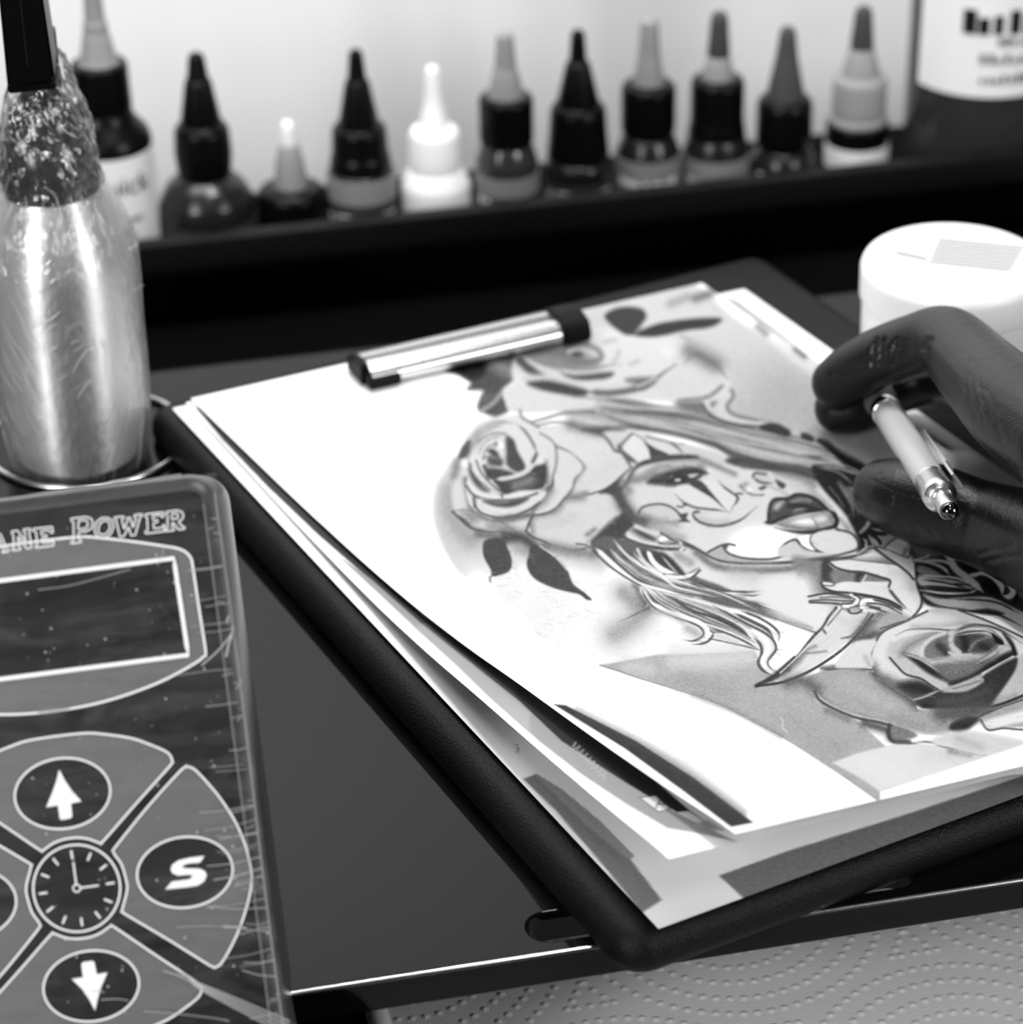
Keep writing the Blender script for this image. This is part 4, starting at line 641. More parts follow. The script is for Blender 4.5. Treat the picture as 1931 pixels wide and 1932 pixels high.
# ---------------------------------------------------------------- clipboard
def ink_mat(name, white=.80):
    m = mat(name, white, .6, spec=.15); nt = m.node_tree; b = nt.nodes['Principled BSDF']
    at = nt.nodes.new('ShaderNodeVertexColor'); at.layer_name = 'ink'
    mx = nt.nodes.new('ShaderNodeMix'); mx.data_type = 'RGBA'; mx.blend_type = 'MULTIPLY'; mx.inputs[0].default_value = 1.0
    mx.inputs[6].default_value = gray(white); nt.links.new(at.outputs['Color'], mx.inputs[7])
    nt.links.new(mx.outputs[2], b.inputs['Base Color']); return m
BA = math.radians(15.4)
e1 = np.array([math.cos(BA), math.sin(BA), 0]); e2 = np.array([-math.sin(BA), math.cos(BA), 0])   # right and up the board
B0 = np.array([.1338, .4985, 0.0]); BW, BH, ZB = .236, .313, .0108
M_leather = mat('black_leatherette', .0035, .40, spec=.13, bump=(1500, .55, .0006))
MB_ = Matrix(((e1[0], e2[0], 0, B0[0]), (e1[1], e2[1], 0, B0[1]), (0, 0, 1, 0), (0, 0, 0, 1)))
clipboard = empty('clipboard', (B0 + e1*BW/2 + e2*BH/2), 'black leatherette clipboard lying askew on the tray under the sheets', 'clipboard')
bm = bmesh.new()
def rrect(w, h, r, n=8, ins=0.0):
    pts = []
    for (cx, cy, a0) in ((w-r, r, -90), (w-r, h-r, 0), (r, h-r, 90), (r, r, 180)):
        for k in range(n+1):
            a = math.radians(a0 + 90*k/n); pts.append((cx + (r-ins)*math.cos(a), cy + (r-ins)*math.sin(a)))
    return pts
loops = []
prof = [(.0012, .0002), (.0004, .0012), (0, .003), (.0004, .0062), (.0016, .0086), (.0036, .0102), (.0058, ZB)]
for ins, z in prof:
    loops.append([bm.verts.new(MB_ @ Vector((x, y, z))) for x, y in rrect(BW, BH, .0085, 8, ins)])
n = len(loops[0])
for a, b in zip(loops, loops[1:]):
    for k in range(n): bm.faces.new((a[k], a[(k+1) % n], b[(k+1) % n], b[k]))
bm.faces.new(loops[0]); bm.faces.new(loops[-1])
from_bm('board', bm, M_leather, clipboard)

# ---------------------------------------------------------------- sheets of paper
def smooth_tab(t, xs, ys): return np.interp(t, xs, ys)
LT = [0, .25, .38, .48, .58, .68, .76, .85, .93, 1.0]
LH = [0, .0, .035, .10, .225, .41, .54, .70, .86, 1.03]
def blur1(a, k):
    ker = np.ones(k)/k; return np.convolve(np.pad(a, (k//2, k-1-k//2), mode='edge'), ker, 'valid')
def sheet_points(TL, TR, BL, BR, nu, nv, lift, curl=lambda s: 1.0, wob=0.0):
    s = np.linspace(0, 1, nu)[None, :]; t = np.linspace(0, 1, nv)[:, None]
    P = ((1-s)*(1-t))[..., None]*TL + (s*(1-t))[..., None]*TR + ((1-s)*t)[..., None]*BL + (s*t)[..., None]*BR
    h = blur1(np.interp(np.linspace(0, 1, nv), LT, LH), max(3, nv//12))[:, None]
    h = h - h[0]
    P[..., 2] += lift*h*curl(s) + wob*np.sin(s*9+t*5)*t*(1-s)
    return P
zA, zB_, zC = ZB+.0012, ZB+.0022, ZB+.0036
def sheet(name, P, canvas, material):
    px = to_px(P); h, w = canvas.shape
    u = np.clip(px[..., 0]-CX, 0, w-1.001); v = np.clip(px[..., 1]-CY, 0, h-1.001)
    i, j = u.astype(int), v.astype(int); fu, fv = u-i, v-j
    ink = canvas[j, i]*(1-fu)*(1-fv) + canvas[j, i+1]*fu*(1-fv) + canvas[j+1, i]*(1-fu)*fv + canvas[j+1, i+1]*fu*fv
    return grid_mesh(name, P, material, None, ink)
M_paper = ink_mat('printed_paper')
# lowest sheet
A_TL, A_TR, A_BL = at_z(325, 770, zA), at_z(1405, 545, zA), at_z(1243, 1760, zA)
_q = at_z(1931, 1503, zA)-A_BL; A_BR = A_BL + _q/np.linalg.norm(_q)*np.linalg.norm(A_TR-A_TL)
PA = sheet_points(A_TL, A_TR, A_BL, A_BR, 380, 540, .0012, lambda s: 1-s)
# middle sheets, fanned and curling up
C_TL, C_TR = at_z(360, 752, zC), at_z(1325, 534, zC)
_d = at_z(611, 995, zC)-C_TL; _d /= np.linalg.norm(_d)
_dr = at_z(1546, 690, zC)-C_TR; _dr /= np.linalg.norm(_dr)
C_L = .3095
C_BL = C_TL + _d*C_L
C_BR = C_TR + (_d*.6+_dr*.4)/np.linalg.norm(_d*.6+_dr*.4)*C_L
o = sheet('paper_sheet', PA, cvA, M_paper); tag(o, 'lowest white paper sheet with grey borders of print and painted shade, flat on the clipboard', 'paper', 'sheets on the clipboard')
B_TL, B_TR = at_z(350, 760, zB_), at_z(1312, 546, zB_)
B_BL, B_BR = B_TL + _d*.3035, B_TR + _d*.3035
off = e1*.006
PB = sheet_points(B_TL - off*0, B_TR, B_BL - e1*.012, B_BR - e1*.012, 480, 760, .021, lambda s: (1-.55*s)*(1-.88*np.clip((s-.50)/.24, 0, 1)**2*(3-2*np.clip((s-.50)/.24, 0, 1))))
o = sheet('paper_sheet', PB, cvB, M_paper); tag(o, 'middle paper sheet with a printed grey band and boxed letter, peeking out under the drawing', 'paper', 'sheets on the clipboard')
PC = sheet_points(C_TL, C_TR, C_BL, C_BR, 760, 1260, .0262, lambda s: (1-.55*s)*(1-.85*np.clip((s-.56)/.24, 0, 1)**2*(3-2*np.clip((s-.56)/.24, 0, 1))))
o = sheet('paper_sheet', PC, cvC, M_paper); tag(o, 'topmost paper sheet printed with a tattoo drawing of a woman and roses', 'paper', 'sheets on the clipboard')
# ---------------------------------------------------------------- clip of the clipboard
M_chrome = mat('brushed_metal', .72, .26, metal=1.0)
M_rubber = mat('black_rubber', .003, .5, spec=.1)
def clip():
    zc = zC+.0006
    a, b = at_z(690, 738, zc), at_z(1112, 640, zc)
    a = at_z(700, 735, zc); ax = (b-a); ax[2] = 0; L = np.linalg.norm(ax); ax /= L; up = np.array([-ax[1], ax[0], 0])
    M = Matrix(((ax[0], up[0], 0, a[0]), (ax[1], up[1], 0, a[1]), (0, 0, 1, zc), (0, 0, 0, 1)))
    def extr(name, prof, x0, x1, m, parent, bev=.0005):
        bm = bmesh.new(); A = [bm.verts.new(M @ Vector((x0, y, z))) for y, z in prof]; Bv = [bm.verts.new(M @ Vector((x1, y, z))) for y, z in prof]
        n = len(prof); bm.faces.new(A); bm.faces.new(Bv)
        for k in range(n): bm.faces.new((A[k], A[(k+1) % n], Bv[(k+1) % n], Bv[k]))
        if bev: bmesh.ops.bevel(bm, geom=list(bm.edges), offset=bev, segments=2, affect='EDGES')
        return from_bm(name, bm, m, parent, angle=40)
    cl = extr('clip', [(0.0016, 0), (.0002, .0012), (0, .003), (.0010, .0048), (.0032, .0062), (.0058, .0066), (.0070, .0058), (.0090, .0058), (.0100, .0068), (.0130, .0068), (.0152, .0050), (.0160, .002), (.0160, 0)], .001, L-.004, M_chrome, clipboard, 0)
    extr('clip_end', [(-.0008, 0), (-.0012, .003), (.0006, .0042), (.0040, .0044), (.0040, 0)], -.0004, .0105, M_rubber, cl)
    extr('clip_end', [(.0036, 0), (.0036, .0070), (.0066, .0074), (.0120, .0074), (.0160, .0058), (.0165, 0)], -.0016, .0012, M_rubber, cl)
    extr('clip_end', [(-.0010, 0), (-.0014, .003), (.0004, .0068), (.0050, .0082), (.0110, .0082), (.0165, .0060), (.0165, 0)], L-.0095, L+.0005, M_rubber, cl)
clip()

# ---------------------------------------------------------------- ink bottles on the ledge
M_ink = mat('black_plastic', .0025, .3, spec=.14)
M_ink2 = mat('dark_bottle', .010, .25, spec=.4)
M_clear = mat('smoky_translucent_plastic', .26, .45, spec=.3)
M_tipd = mat('dark_tinted_tip', .05, .45, spec=.3)
M_white = mat('white_plastic', .88, .45, spec=.3)
M_lab = mat('white_label', .80, .6, spec=.2)
M_labg = mat('grey_label', .22, .6, spec=.2)
M_labd = mat('dark_label', .035, .6, spec=.2)
M_glass = mat('amber_glass', .030, .12, spec=.5)
M_print = mat('black_print', .01, .6, spec=.1)
M_printg = mat('grey_print', .20, .6, spec=.1)
YBOT = 1.047
def axis_prof(cx, cy, rows, y):
    base = at_y(cx, cy, y); s = depth(base)/F_PX
    out = []
    for (py, hw) in rows:
        P = at_y(cx + (py-cy)*.0, py, y); out.append((hw*s, float(P[2])))
    return base, out, s
def ink_bottle(cx, cy, parts, label, labels=(), y=YBOT, text=None, name='ink_bottle', group='ink bottles on the ledge'):
    """parts: (part name, material, [(photo row, half width)...]); labels: (row0, row1, material, half width)"""
    base = at_y(cx, cy, y); s = depth(base)/F_PX
    root = empty(name, (base[0], y, ZS), label, 'bottle', group)
    Z = lambda py: float(at_y(cx, py, y)[2])
    for (nm, m, rows) in parts:
        pr = [(hw*s, Z(py)) for py, hw in rows][::-1]
        pr = [(r, max(h, ZS+.0002)) for r, h in pr]
        pr = [(0, pr[0][1])] + pr + [(0, pr[-1][1])]
        lathe(nm, round_prof(pr, .0012), m, root, (base[0], y, 0), n=48)
    for lb in labels:
        r0, r1, m, hw = lb[:4]; z0, z1 = max(Z(r1), ZS+.001), Z(r0)
        if len(lb) > 4:      # a label that covers only part of the way round
            th = np.linspace(-math.pi/2-.33-lb[4], -math.pi/2-.33+lb[4], 48); P = np.zeros((2, 48, 3))
            for q, zz in enumerate((z0, z1)): P[q] = np.stack([base[0]+hw*s*np.cos(th), y+hw*s*np.sin(th), np.full(48, zz)], 1)
            grid_mesh('label', P, m, root); continue
        lathe('label', [(hw*s, z0), (hw*s, z1)], m, root, (base[0], y, 0), n=64)
    if text:
        for (body, row, h, hw, m, x0) in text: wrap_text(body, Z(row), h*s, hw*s+.0003, (base[0], y), m, root, x0)
    return root
def wrap_text(body, z, h, r, c, m, parent, x0=0.0, align='CENTER', bold=.0):
    if body[0] == '#':      # print too blurred to read: a row of small unequal marks
        n, wd = [float(q) for q in body[1:].split(',')]; rg = random.Random(int(z*1e5) % 997); bm = bmesh.new(); x = -wd*h*n/2
        for k in range(int(n)):
            w = h*wd*rg.uniform(.55, .9); hh = h*rg.choice((.62, .7, .8, 1.0))
            vs = []
            for X, Z_ in ((x, z), (x+w/2, z), (x+w, z), (x+w, z+hh), (x+w/2, z+hh), (x, z+hh)):
                a = X/r + x0 - math.pi/2 - .25; vs.append(bm.verts.new((c[0]+r*math.cos(a), c[1]+r*math.sin(a), Z_)))
            bm.faces.new((vs[0], vs[1], vs[4], vs[5])); bm.faces.new((vs[1], vs[2], vs[3], vs[4])); x += h*wd
        me2 = bpy.data.meshes.new('lettering'); bm.to_mesh(me2); bm.free(); return link('lettering', me2, m, parent, False)
    cu = bpy.data.curves.new('lettering', 'FONT'); cu.body = body; cu.size = h*1.4; cu.align_x = align; cu.offset = bold
    ob = bpy.data.objects.new('tmp_text', cu); COL.objects.link(ob)
    dg = bpy.context.evaluated_depsgraph_get(); me = bpy.data.meshes.new_from_object(ob.evaluated_get(dg)); bpy.data.objects.remove(ob)
    bm = bmesh.new(); bm.from_mesh(me)
    bmesh.ops.subdivide_edges(bm, edges=[e for e in bm.edges if e.calc_length() > h*.4], cuts=2)
    for v in bm.verts:
        a = v.co.x/r + x0 - math.pi/2 - .25
        v.co = Vector((c[0] + r*math.cos(a), c[1] + r*math.sin(a), z + v.co.y))
    me2 = bpy.data.meshes.new('lettering'); bm.to_mesh(me2); bm.free()
    return link('lettering', me2, m, parent, False)
FLOOR = 620
ink_bottle(190, 160, [
    ('nozzle', M_clear, [(-60, 10), (-10, 17), (38, 20), (40, 23), (62, 24), (64, 26), (112, 36), (118, 40)]),
    ('cap', M_ink, [(116, 50), (120, 54), (198, 56), (206, 54)]),
    ('body', M_ink, [(204, 54), (222, 60), (245, 82), (262, 88), (270, 88), (FLOOR, 88)])],
    'tall bottle with grey nozzle, black cap and white label, behind the wrapped spray bottle',
    [(272, 460, M_lab, 89)], text=[('quick', 338, 40, 90, M_labd, .45), ('#9,.8', 390, 13, 90, M_printg, .35), ('#6,.8', 418, 13, 90, M_printg, .35)])
ink_bottle(380, 240, [
    ('nozzle', M_ink, [(98, 8), (104, 15), (148, 21), (150, 25), (232, 40)]),
    ('cap', M_ink, [(230, 42), (242, 52), (285, 55), (318, 52), (334, 46)]),
    ('body', M_ink2, [(328, 52), (345, 74), (368, 88), (390, 93), (FLOOR, 93)])],
    'squat dark bottle with black pointed cap, second from the left on the ledge',
    [(402, 470, M_labd, 94)], text=[('#9,.9', 440, 22, 94, M_lab, 0)])
ink_bottle(548, 330, [
    ('nozzle', M_white, [(228, 8), (236, 12), (272, 15)]),
    ('cap', M_clear, [(270, 19), (300, 26), (352, 34)]),
    ('body', M_ink, [(350, 50), (356, 62), (366, 66), (FLOOR, 66)])],
    'shortest bottle with small clear pale tip and black body')
ink_bottle(678, 250, [
    ('nozzle', M_ink, [(92, 7), (98, 13), (148, 18), (152, 23), (236, 40)]),
    ('cap', M_ink, [(234, 46), (242, 52), (286, 54), (292, 57), (314, 60), (318, 58)]),
    ('body', M_ink2, [(316, 60), (324, 66), (FLOOR, 66)])],
    'dark bottle with black pointed cap and pale band, left of the all-white bottle',
    [(322, 364, M_labg, 67), (366, 470, M_labd, 67)], text=[('INTENZE', 408, 30, 67, M_lab, 0)])
ink_bottle(820, 270, [
    ('nozzle', M_white, [(124, 7), (130, 13), (180, 16), (200, 19), (242, 30)]),
    ('cap', M_white, [(240, 40), (250, 47), (290, 50), (318, 51)]),
    ('body', M_white, [(316, 52), (332, 60), (345, 66), (FLOOR, 66)])],
    'all white bottle with white pointed cap', [(392, 470, M_labd, 66.6)])
ink_bottle(955, 200, [
    ('nozzle', M_clear, [(60, 8), (66, 16), (126, 21), (136, 25), (182, 36)]),
    ('cap', M_ink, [(180, 48), (186, 52), (262, 52), (268, 48)]),
    ('body', M_glass, [(266, 48), (282, 54), (300, 60), (FLOOR, 61)])],
    'dark bottle with square black cap and grey nozzle, right of the all-white bottle',
    [(318, 352, M_labg, 62), (374, 380, M_labg, 62)], text=[('#7,1.1', 366, 16, 62, M_lab, 0)])
ink_bottle(1091, 190, [
    ('nozzle', M_ink, [(56, 7), (62, 13), (114, 17), (118, 23), (196, 42)]),
    ('cap', M_ink, [(194, 46), (206, 53), (250, 56), (290, 60), (296, 57)]),
    ('body', M_ink2, [(294, 58), (304, 64), (FLOOR, 64)])],
    'dark bottle with black pointed cap standing between two grey-nozzled bottles',
    [(330, 470, M_labd, 65)], text=[('INTENZE', 364, 28, 65, M_lab, 0)])
ink_bottle(1224, 190, [
    ('nozzle', M_clear, [(34, 9), (40, 17), (100, 21), (158, 31)]),
    ('cap', M_ink, [(156, 46), (164, 52), (240, 52), (252, 47)]),
    ('body', M_ink2, [(250, 48), (268, 56), (284, 62), (FLOOR, 63)])],
    'square-capped dark bottle with all-pale nozzle, right of the last bottle with black nozzle',
    [(286, 350, M_labg, 64)], text=[('#7,1.1', 330, 16, 64, M_lab, 0)])
ink_bottle(1354, 190, [
    ('nozzle', M_tipd, [(22, 9), (30, 16), (106, 22)]),
    ('nozzle', M_clear, [(105, 23), (148, 32)]),
    ('cap', M_ink, [(146, 46), (154, 51), (222, 51), (252, 56)]),
    ('body', M_ink2, [(250, 54), (268, 60), (282, 64), (FLOOR, 64)])],
    'dark bottle with square black cap and nozzle dark only at its tip',
    [(284, 346, M_labg, 65)], text=[('#7,1.1', 326, 16, 65, M_lab, 0)])
ink_bottle(1482, 190, [
    ('nozzle', M_tipd, [(50, 8), (58, 15), (106, 21), (186, 38)]),
    ('cap', M_ink, [(182, 46), (194, 53), (262, 53), (276, 48)]),
    ('body', M_ink2, [(274, 48), (290, 58), (300, 62), (FLOOR, 62)])],
    'small dark bottle with smoky dark nozzle and rounded black cap',
    text=[('#2,1.7', 338, 34, 62.5, M_lab, 0)])
ink_bottle(1622, 180, [
    ('nozzle', M_tipd, [(12, 9), (20, 16), (92, 23)]),
    ('nozzle', M_clear, [(91, 24), (142, 38)]),
    ('cap', M_clear, [(140, 44), (150, 51), (206, 52), (216, 50)]),
    ('neck', M_clear, [(214, 54), (228, 56)]),
    ('body', M_ink, [(226, 57), (232, 60), (FLOOR, 60)])],
    'bottle with all-grey pointed cap, black collar band and white dripping label, beside the big container',
    [(264, 304, M_lab, 61), (304, 470, M_labd, 61)], text=[('VVVV', 332, 34, 61.2, M_lab, 0)])
ink_bottle(1852, 180, [
    ('body', M_glass, [(-420, 60), (-380, 120), (-340, 143), (FLOOR, 143)]),
    ('cap', M_ink, [(-520, 55), (-515, 62), (-420, 62)])],
    'large dark glass container with white printed label, at the right end of the ledge',
    [(-260, 130, M_lab, 144, 1.02)], y=YBOT+.002,
    text=[('#6,.62', 14, 46, 145, M_print, .15), ('#6,.8', 34, 16, 145, M_printg, .28), ('#12,.75', 68, 20, 145, M_labg, .42), ('#13,.75', 104, 18, 145, M_printg, .42)])

# ---------------------------------------------------------------- white jar
M_jar = mat('white_jar_plastic', .86, .4, spec=.3)
def jar():
    y = .775; c = at_y(1802, 488, y); s = depth(c)/F_PX; zt = float(c[2]); R = 176*s
    root = empty('jar', (c[0], y, 0), 'white round plastic jar with printed lid standing on the tray beyond the hand', 'jar')
    lathe('body', round_prof([(0, .0003), (R*.95, .0003), (R*.965, zt-.013), (R*.90, zt-.0125), (R*.90, zt-.006), (0, zt-.006)], .001), M_jar, root, (c[0], y, 0), n=96)
    lathe('lid', round_prof([(R*.955, zt-.0135), (R*.995, zt-.0135), (R, zt-.003), (R*.96, zt-.0006), (R*.90, zt), (0, zt)], .0022, 6), M_jar, root, (c[0], y, 0), n=96)
    bm = bmesh.new()
    def patch(p):
        vs = [bm.verts.new(Vector(at_z(px, py, zt+.00025))) for px, py in p]; bm.faces.new(vs)
    for k in range(9):
        t = k/9; y0 = 447+t*52; x0, x1 = 1772-22*t, 1935-30*t
        patch([(x0, y0), (x1, y0+16), (x1-1, y0+19.5), (x0-1, y0+3.5)])
    patch([(1692, 470), (1752, 484), (1750, 493), (1690, 480)])
    from_bm('lid_print', bm, mat('pale_grey_print', .40, .6, spec=.2), root, False)
jar()
# ---------------------------------------------------------------- wrapped spray bottle in its ring
M_alu = mat('satin_aluminium', .78, .44, metal=.75, spec=.5, bump=(260, .10, .0003, (1, 1, .25)))
def spray_bottle():
    nt = M_alu.node_tree; tg = nt.nodes.new('ShaderNodeTangent'); tg.direction_type = 'RADIAL'; tg.axis = 'Z'; b = nt.nodes['Principled BSDF']
    nt.links.new(tg.outputs[0], b.inputs['Tangent']); b.inputs['Anisotropic'].default_value = .85; b.inputs['Anisotropic Rotation'].default_value = .25
    base = at_z(150, 856, 0); s = depth(base)/F_PX; bx, by = float(base[0]), float(base[1])
    root = empty('spray_bottle', (bx, by, 0), 'cling-wrapped silver spray bottle with black trigger head at the left', 'spray bottle')
    Z = lambda py: float(at_y(150-.145*(856-py), py, by)[2])
    W_ = lambda py, hw: (hw*depth(at_y(150-.145*(856-py), py, by))/F_PX, Z(py))
    z0 = .0004
    body = [(0, z0), (.0165, z0), (.0195, .0022), (.0207, .006)] + [W_(py, hw) for py, hw in ((800, 129), (700, 136), (600, 139), (520, 141), (470, 138), (435, 128), (400, 112), (370, 98), (352, 90))]
    body += [(0, body[-1][1])]
    lathe('body', body, M_alu, root, (bx, by, 0), n=96)
    col = [W_(py, hw) for py, hw in ((356, 92), (338, 93), (300, 90), (270, 86), (262, 80), (240, 78), (232, 70), (205, 66), (190, 50))]
    col = [(0, col[0][1])] + col + [(0, col[-1][1])]
    lathe('collar', col, mat('black_screw_collar', .005, .25, spec=.5), root, (bx, by, 0), n=64)
    stem = [W_(py, hw) for py, hw in ((195, 40), (60, 40))]
    lathe('dip_tube_housing', [(0, stem[0][1])] + stem + [(0, stem[1][1])], M_ink, root, (bx, by, 0), n=32)
    # trigger: a black box hanging in front of the neck
    yt = by-.022
    c = [at_y(px, py, yt) for px, py in ((-8, -60), (72, -60), (104, 152), (14, 168))]
    bm = bmesh.new(); fr = [bm.verts.new(Vector(q)) for q in c]; bk = [bm.verts.new(Vector(q) + Vector((.002, .014, .002))) for q in c]
    bm.faces.new(fr); bm.faces.new(bk)
    for k in range(4): bm.faces.new((fr[k], fr[(k+1) % 4], bk[(k+1) % 4], bk[k]))
    bmesh.ops.bevel(bm, geom=list(bm.edges), offset=.0008, segments=2, affect='EDGES')
    tr = from_bm('trigger', bm, M_ink, root)
    c = [at_y(px, py, yt-.0010) for px, py in ((12, 163), (108, 158), (109, 168), (16, 178))]
    bm = bmesh.new(); fr = [bm.verts.new(Vector(q)) for q in c]; bk = [bm.verts.new(Vector(q) + Vector((.002, .015, 0))) for q in c]
    bm.faces.new(fr); bm.faces.new(bk)
    for k in range(4): bm.faces.new((fr[k], fr[(k+1) % 4], bk[(k+1) % 4], bk[k]))
    bmesh.ops.bevel(bm, geom=list(bm.edges), offset=.0005, segments=2, affect='EDGES')
    from_bm('trigger_lip', bm, M_ink, tr)
    # raised seam on the trigger front
    bm = bmesh.new(); p0, p1 = at_y(33, -50, yt-.0004), at_y(52, 125, yt-.0004)
    v = [bm.verts.new(Vector(p0)+Vector(d)) for d in ((-.0002, 0, 0), (.0002, 0, 0))] + [bm.verts.new(Vector(p1)+Vector(d)) for d in ((.0002, 0, 0), (-.0002, 0, 0))]
    bm.faces.new(v); from_bm('trigger_seam', bm, M_ink2, tr, False)
    # cling film, wrinkled, hanging a little loose
    m = bpy.data.materials.new('cling_film'); m.use_nodes = True; nt = m.node_tree; nt.nodes.remove(nt.nodes['Principled BSDF'])
    out = nt.nodes['Material Output']; tr_ = nt.nodes.new('ShaderNodeBsdfTransparent'); gl = nt.nodes.new('ShaderNodeBsdfGlossy'); df = nt.nodes.new('ShaderNodeBsdfDiffuse')
    gl.inputs['Roughness'].default_value = .12; gl.inputs['Color'].default_value = gray(.9); df.inputs['Color'].default_value = gray(.8)
    mixg = nt.nodes.new('ShaderNodeMixShader'); mixg.inputs[0].default_value = .78
    mix = nt.nodes.new('ShaderNodeMixShader')
    tc = nt.nodes.new('ShaderNodeTexCoord'); mp = nt.nodes.new('ShaderNodeMapping'); mp.inputs['Scale'].default_value = (1, 1, .45); mp.inputs['Rotation'].default_value = (.5, .3, 0)
    nz = nt.nodes.new('ShaderNodeTexNoise'); nz.inputs['Scale'].default_value = 340; nz.inputs['Detail'].default_value = 5; nz.inputs['Distortion'].default_value = 1.2
    nt.links.new(tc.outputs['Object'], mp.inputs['Vector']); nt.links.new(mp.outputs['Vector'], nz.inputs['Vector'])
    bp = nt.nodes.new('ShaderNodeBump'); bp.inputs['Strength'].default_value = .8; bp.inputs['Distance'].default_value = .0009; nt.links.new(nz.outputs['Fac'], bp.inputs['Height'])
    nt.links.new(bp.outputs['Normal'], gl.inputs['Normal'])
    fres = nt.nodes.new('ShaderNodeFresnel'); fres.inputs['IOR'].default_value = 1.55; nt.links.new(bp.outputs['Normal'], fres.inputs['Normal'])
    mr = nt.nodes.new('ShaderNodeMapRange'); mr.inputs['To Min'].default_value = .03; mr.inputs['To Max'].default_value = .85; mr.inputs['From Max'].default_value = .45
    nt.links.new(fres.outputs[0], mr.inputs['Value']); nt.links.new(mr.outputs[0], mix.inputs[0])
    nt.links.new(df.outputs[0], mixg.inputs[1]); nt.links.new(gl.outputs[0], mixg.inputs[2])
    nt.links.new(tr_.outputs[0], mix.inputs[1]); nt.links.new(mixg.outputs[0], mix.inputs[2]); nt.links.new(mix.outputs[0], out.inputs['Surface'])
    prof = np.array([W_(py, hw) for py, hw in ((905, 117), (860, 127), (800, 137), (740, 143), (680, 145), (600, 146), (520, 150), (470, 150), (420, 136), (380, 116), (350, 98), (335, 96), (300, 94), (270, 92), (240, 86), (205, 74), (170, 60), (140, 56), (110, 52))])
    zz = np.linspace(prof[0, 1], prof[-1, 1], 190); rr = np.interp(zz, prof[:, 1], prof[:, 0])
    na = 260; P = np.zeros((len(zz), na+1, 3))
    for j, (r, z) in enumerate(zip(rr, zz)):
        neck = np.clip((z-W_(360, 1)[1])/.004, 0, 1)
        for k in range(na+1):
            a = 2*math.pi*(k % na)/na
            q = Vector((math.cos(a)*.02, math.sin(a)*.02, z))
            n1 = noise.noise(Vector((q.x*130, q.y*130, z*(30+60*neck)+a*.0)))*(.0004+.0011*neck)
            n2 = noise.noise(Vector((q.x*420+z*200, q.y*420, z*(90+160*neck))))*(.00012+.0007*neck)
            R = r + .0004 + n1 + n2
            P[j, k] = (bx + R*math.cos(a), by + R*math.sin(a), z)
    grid_mesh('cling_film', P, m, root)
    # sharp creases of the film that catch the light
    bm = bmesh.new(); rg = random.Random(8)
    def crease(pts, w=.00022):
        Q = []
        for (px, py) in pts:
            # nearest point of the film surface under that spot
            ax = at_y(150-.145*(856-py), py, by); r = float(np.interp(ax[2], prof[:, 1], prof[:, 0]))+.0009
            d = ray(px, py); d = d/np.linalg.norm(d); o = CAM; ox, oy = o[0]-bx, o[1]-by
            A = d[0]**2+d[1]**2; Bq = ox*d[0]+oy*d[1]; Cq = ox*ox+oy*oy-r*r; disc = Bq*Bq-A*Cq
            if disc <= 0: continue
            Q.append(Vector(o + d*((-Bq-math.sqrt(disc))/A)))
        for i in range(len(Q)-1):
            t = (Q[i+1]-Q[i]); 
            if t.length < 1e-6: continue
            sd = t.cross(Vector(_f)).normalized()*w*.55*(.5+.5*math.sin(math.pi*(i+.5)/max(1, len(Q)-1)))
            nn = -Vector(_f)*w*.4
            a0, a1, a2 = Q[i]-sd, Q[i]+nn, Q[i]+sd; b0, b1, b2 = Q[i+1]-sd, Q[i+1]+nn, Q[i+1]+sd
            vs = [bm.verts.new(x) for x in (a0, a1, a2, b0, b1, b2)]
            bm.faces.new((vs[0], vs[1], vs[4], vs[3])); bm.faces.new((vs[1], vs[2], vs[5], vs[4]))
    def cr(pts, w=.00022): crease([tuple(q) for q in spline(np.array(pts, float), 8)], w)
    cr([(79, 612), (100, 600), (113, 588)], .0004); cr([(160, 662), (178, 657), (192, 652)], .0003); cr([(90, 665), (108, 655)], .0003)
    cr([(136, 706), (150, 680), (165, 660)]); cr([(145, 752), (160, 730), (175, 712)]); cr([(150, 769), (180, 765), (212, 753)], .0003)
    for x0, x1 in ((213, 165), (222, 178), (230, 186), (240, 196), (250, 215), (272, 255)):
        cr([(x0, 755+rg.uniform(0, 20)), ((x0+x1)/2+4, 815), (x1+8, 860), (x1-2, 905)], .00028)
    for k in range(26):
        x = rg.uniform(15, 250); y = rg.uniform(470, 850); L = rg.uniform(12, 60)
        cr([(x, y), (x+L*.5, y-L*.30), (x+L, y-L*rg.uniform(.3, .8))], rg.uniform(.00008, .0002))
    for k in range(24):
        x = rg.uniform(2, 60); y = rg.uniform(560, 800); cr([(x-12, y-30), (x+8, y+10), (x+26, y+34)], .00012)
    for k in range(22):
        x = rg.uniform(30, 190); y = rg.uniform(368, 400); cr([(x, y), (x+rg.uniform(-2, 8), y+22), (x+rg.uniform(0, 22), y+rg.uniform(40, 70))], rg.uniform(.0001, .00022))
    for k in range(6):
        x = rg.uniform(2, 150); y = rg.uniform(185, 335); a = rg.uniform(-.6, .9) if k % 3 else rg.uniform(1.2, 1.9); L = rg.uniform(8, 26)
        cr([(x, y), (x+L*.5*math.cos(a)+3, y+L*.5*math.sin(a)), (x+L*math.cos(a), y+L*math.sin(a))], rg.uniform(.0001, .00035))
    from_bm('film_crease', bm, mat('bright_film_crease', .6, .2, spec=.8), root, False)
    # thin ring the bottle stands in
    rc = at_z(165, 828, .001)
    bm = bmesh.new(); R, r_ = .0322, .0009; n, k_ = 96, 10
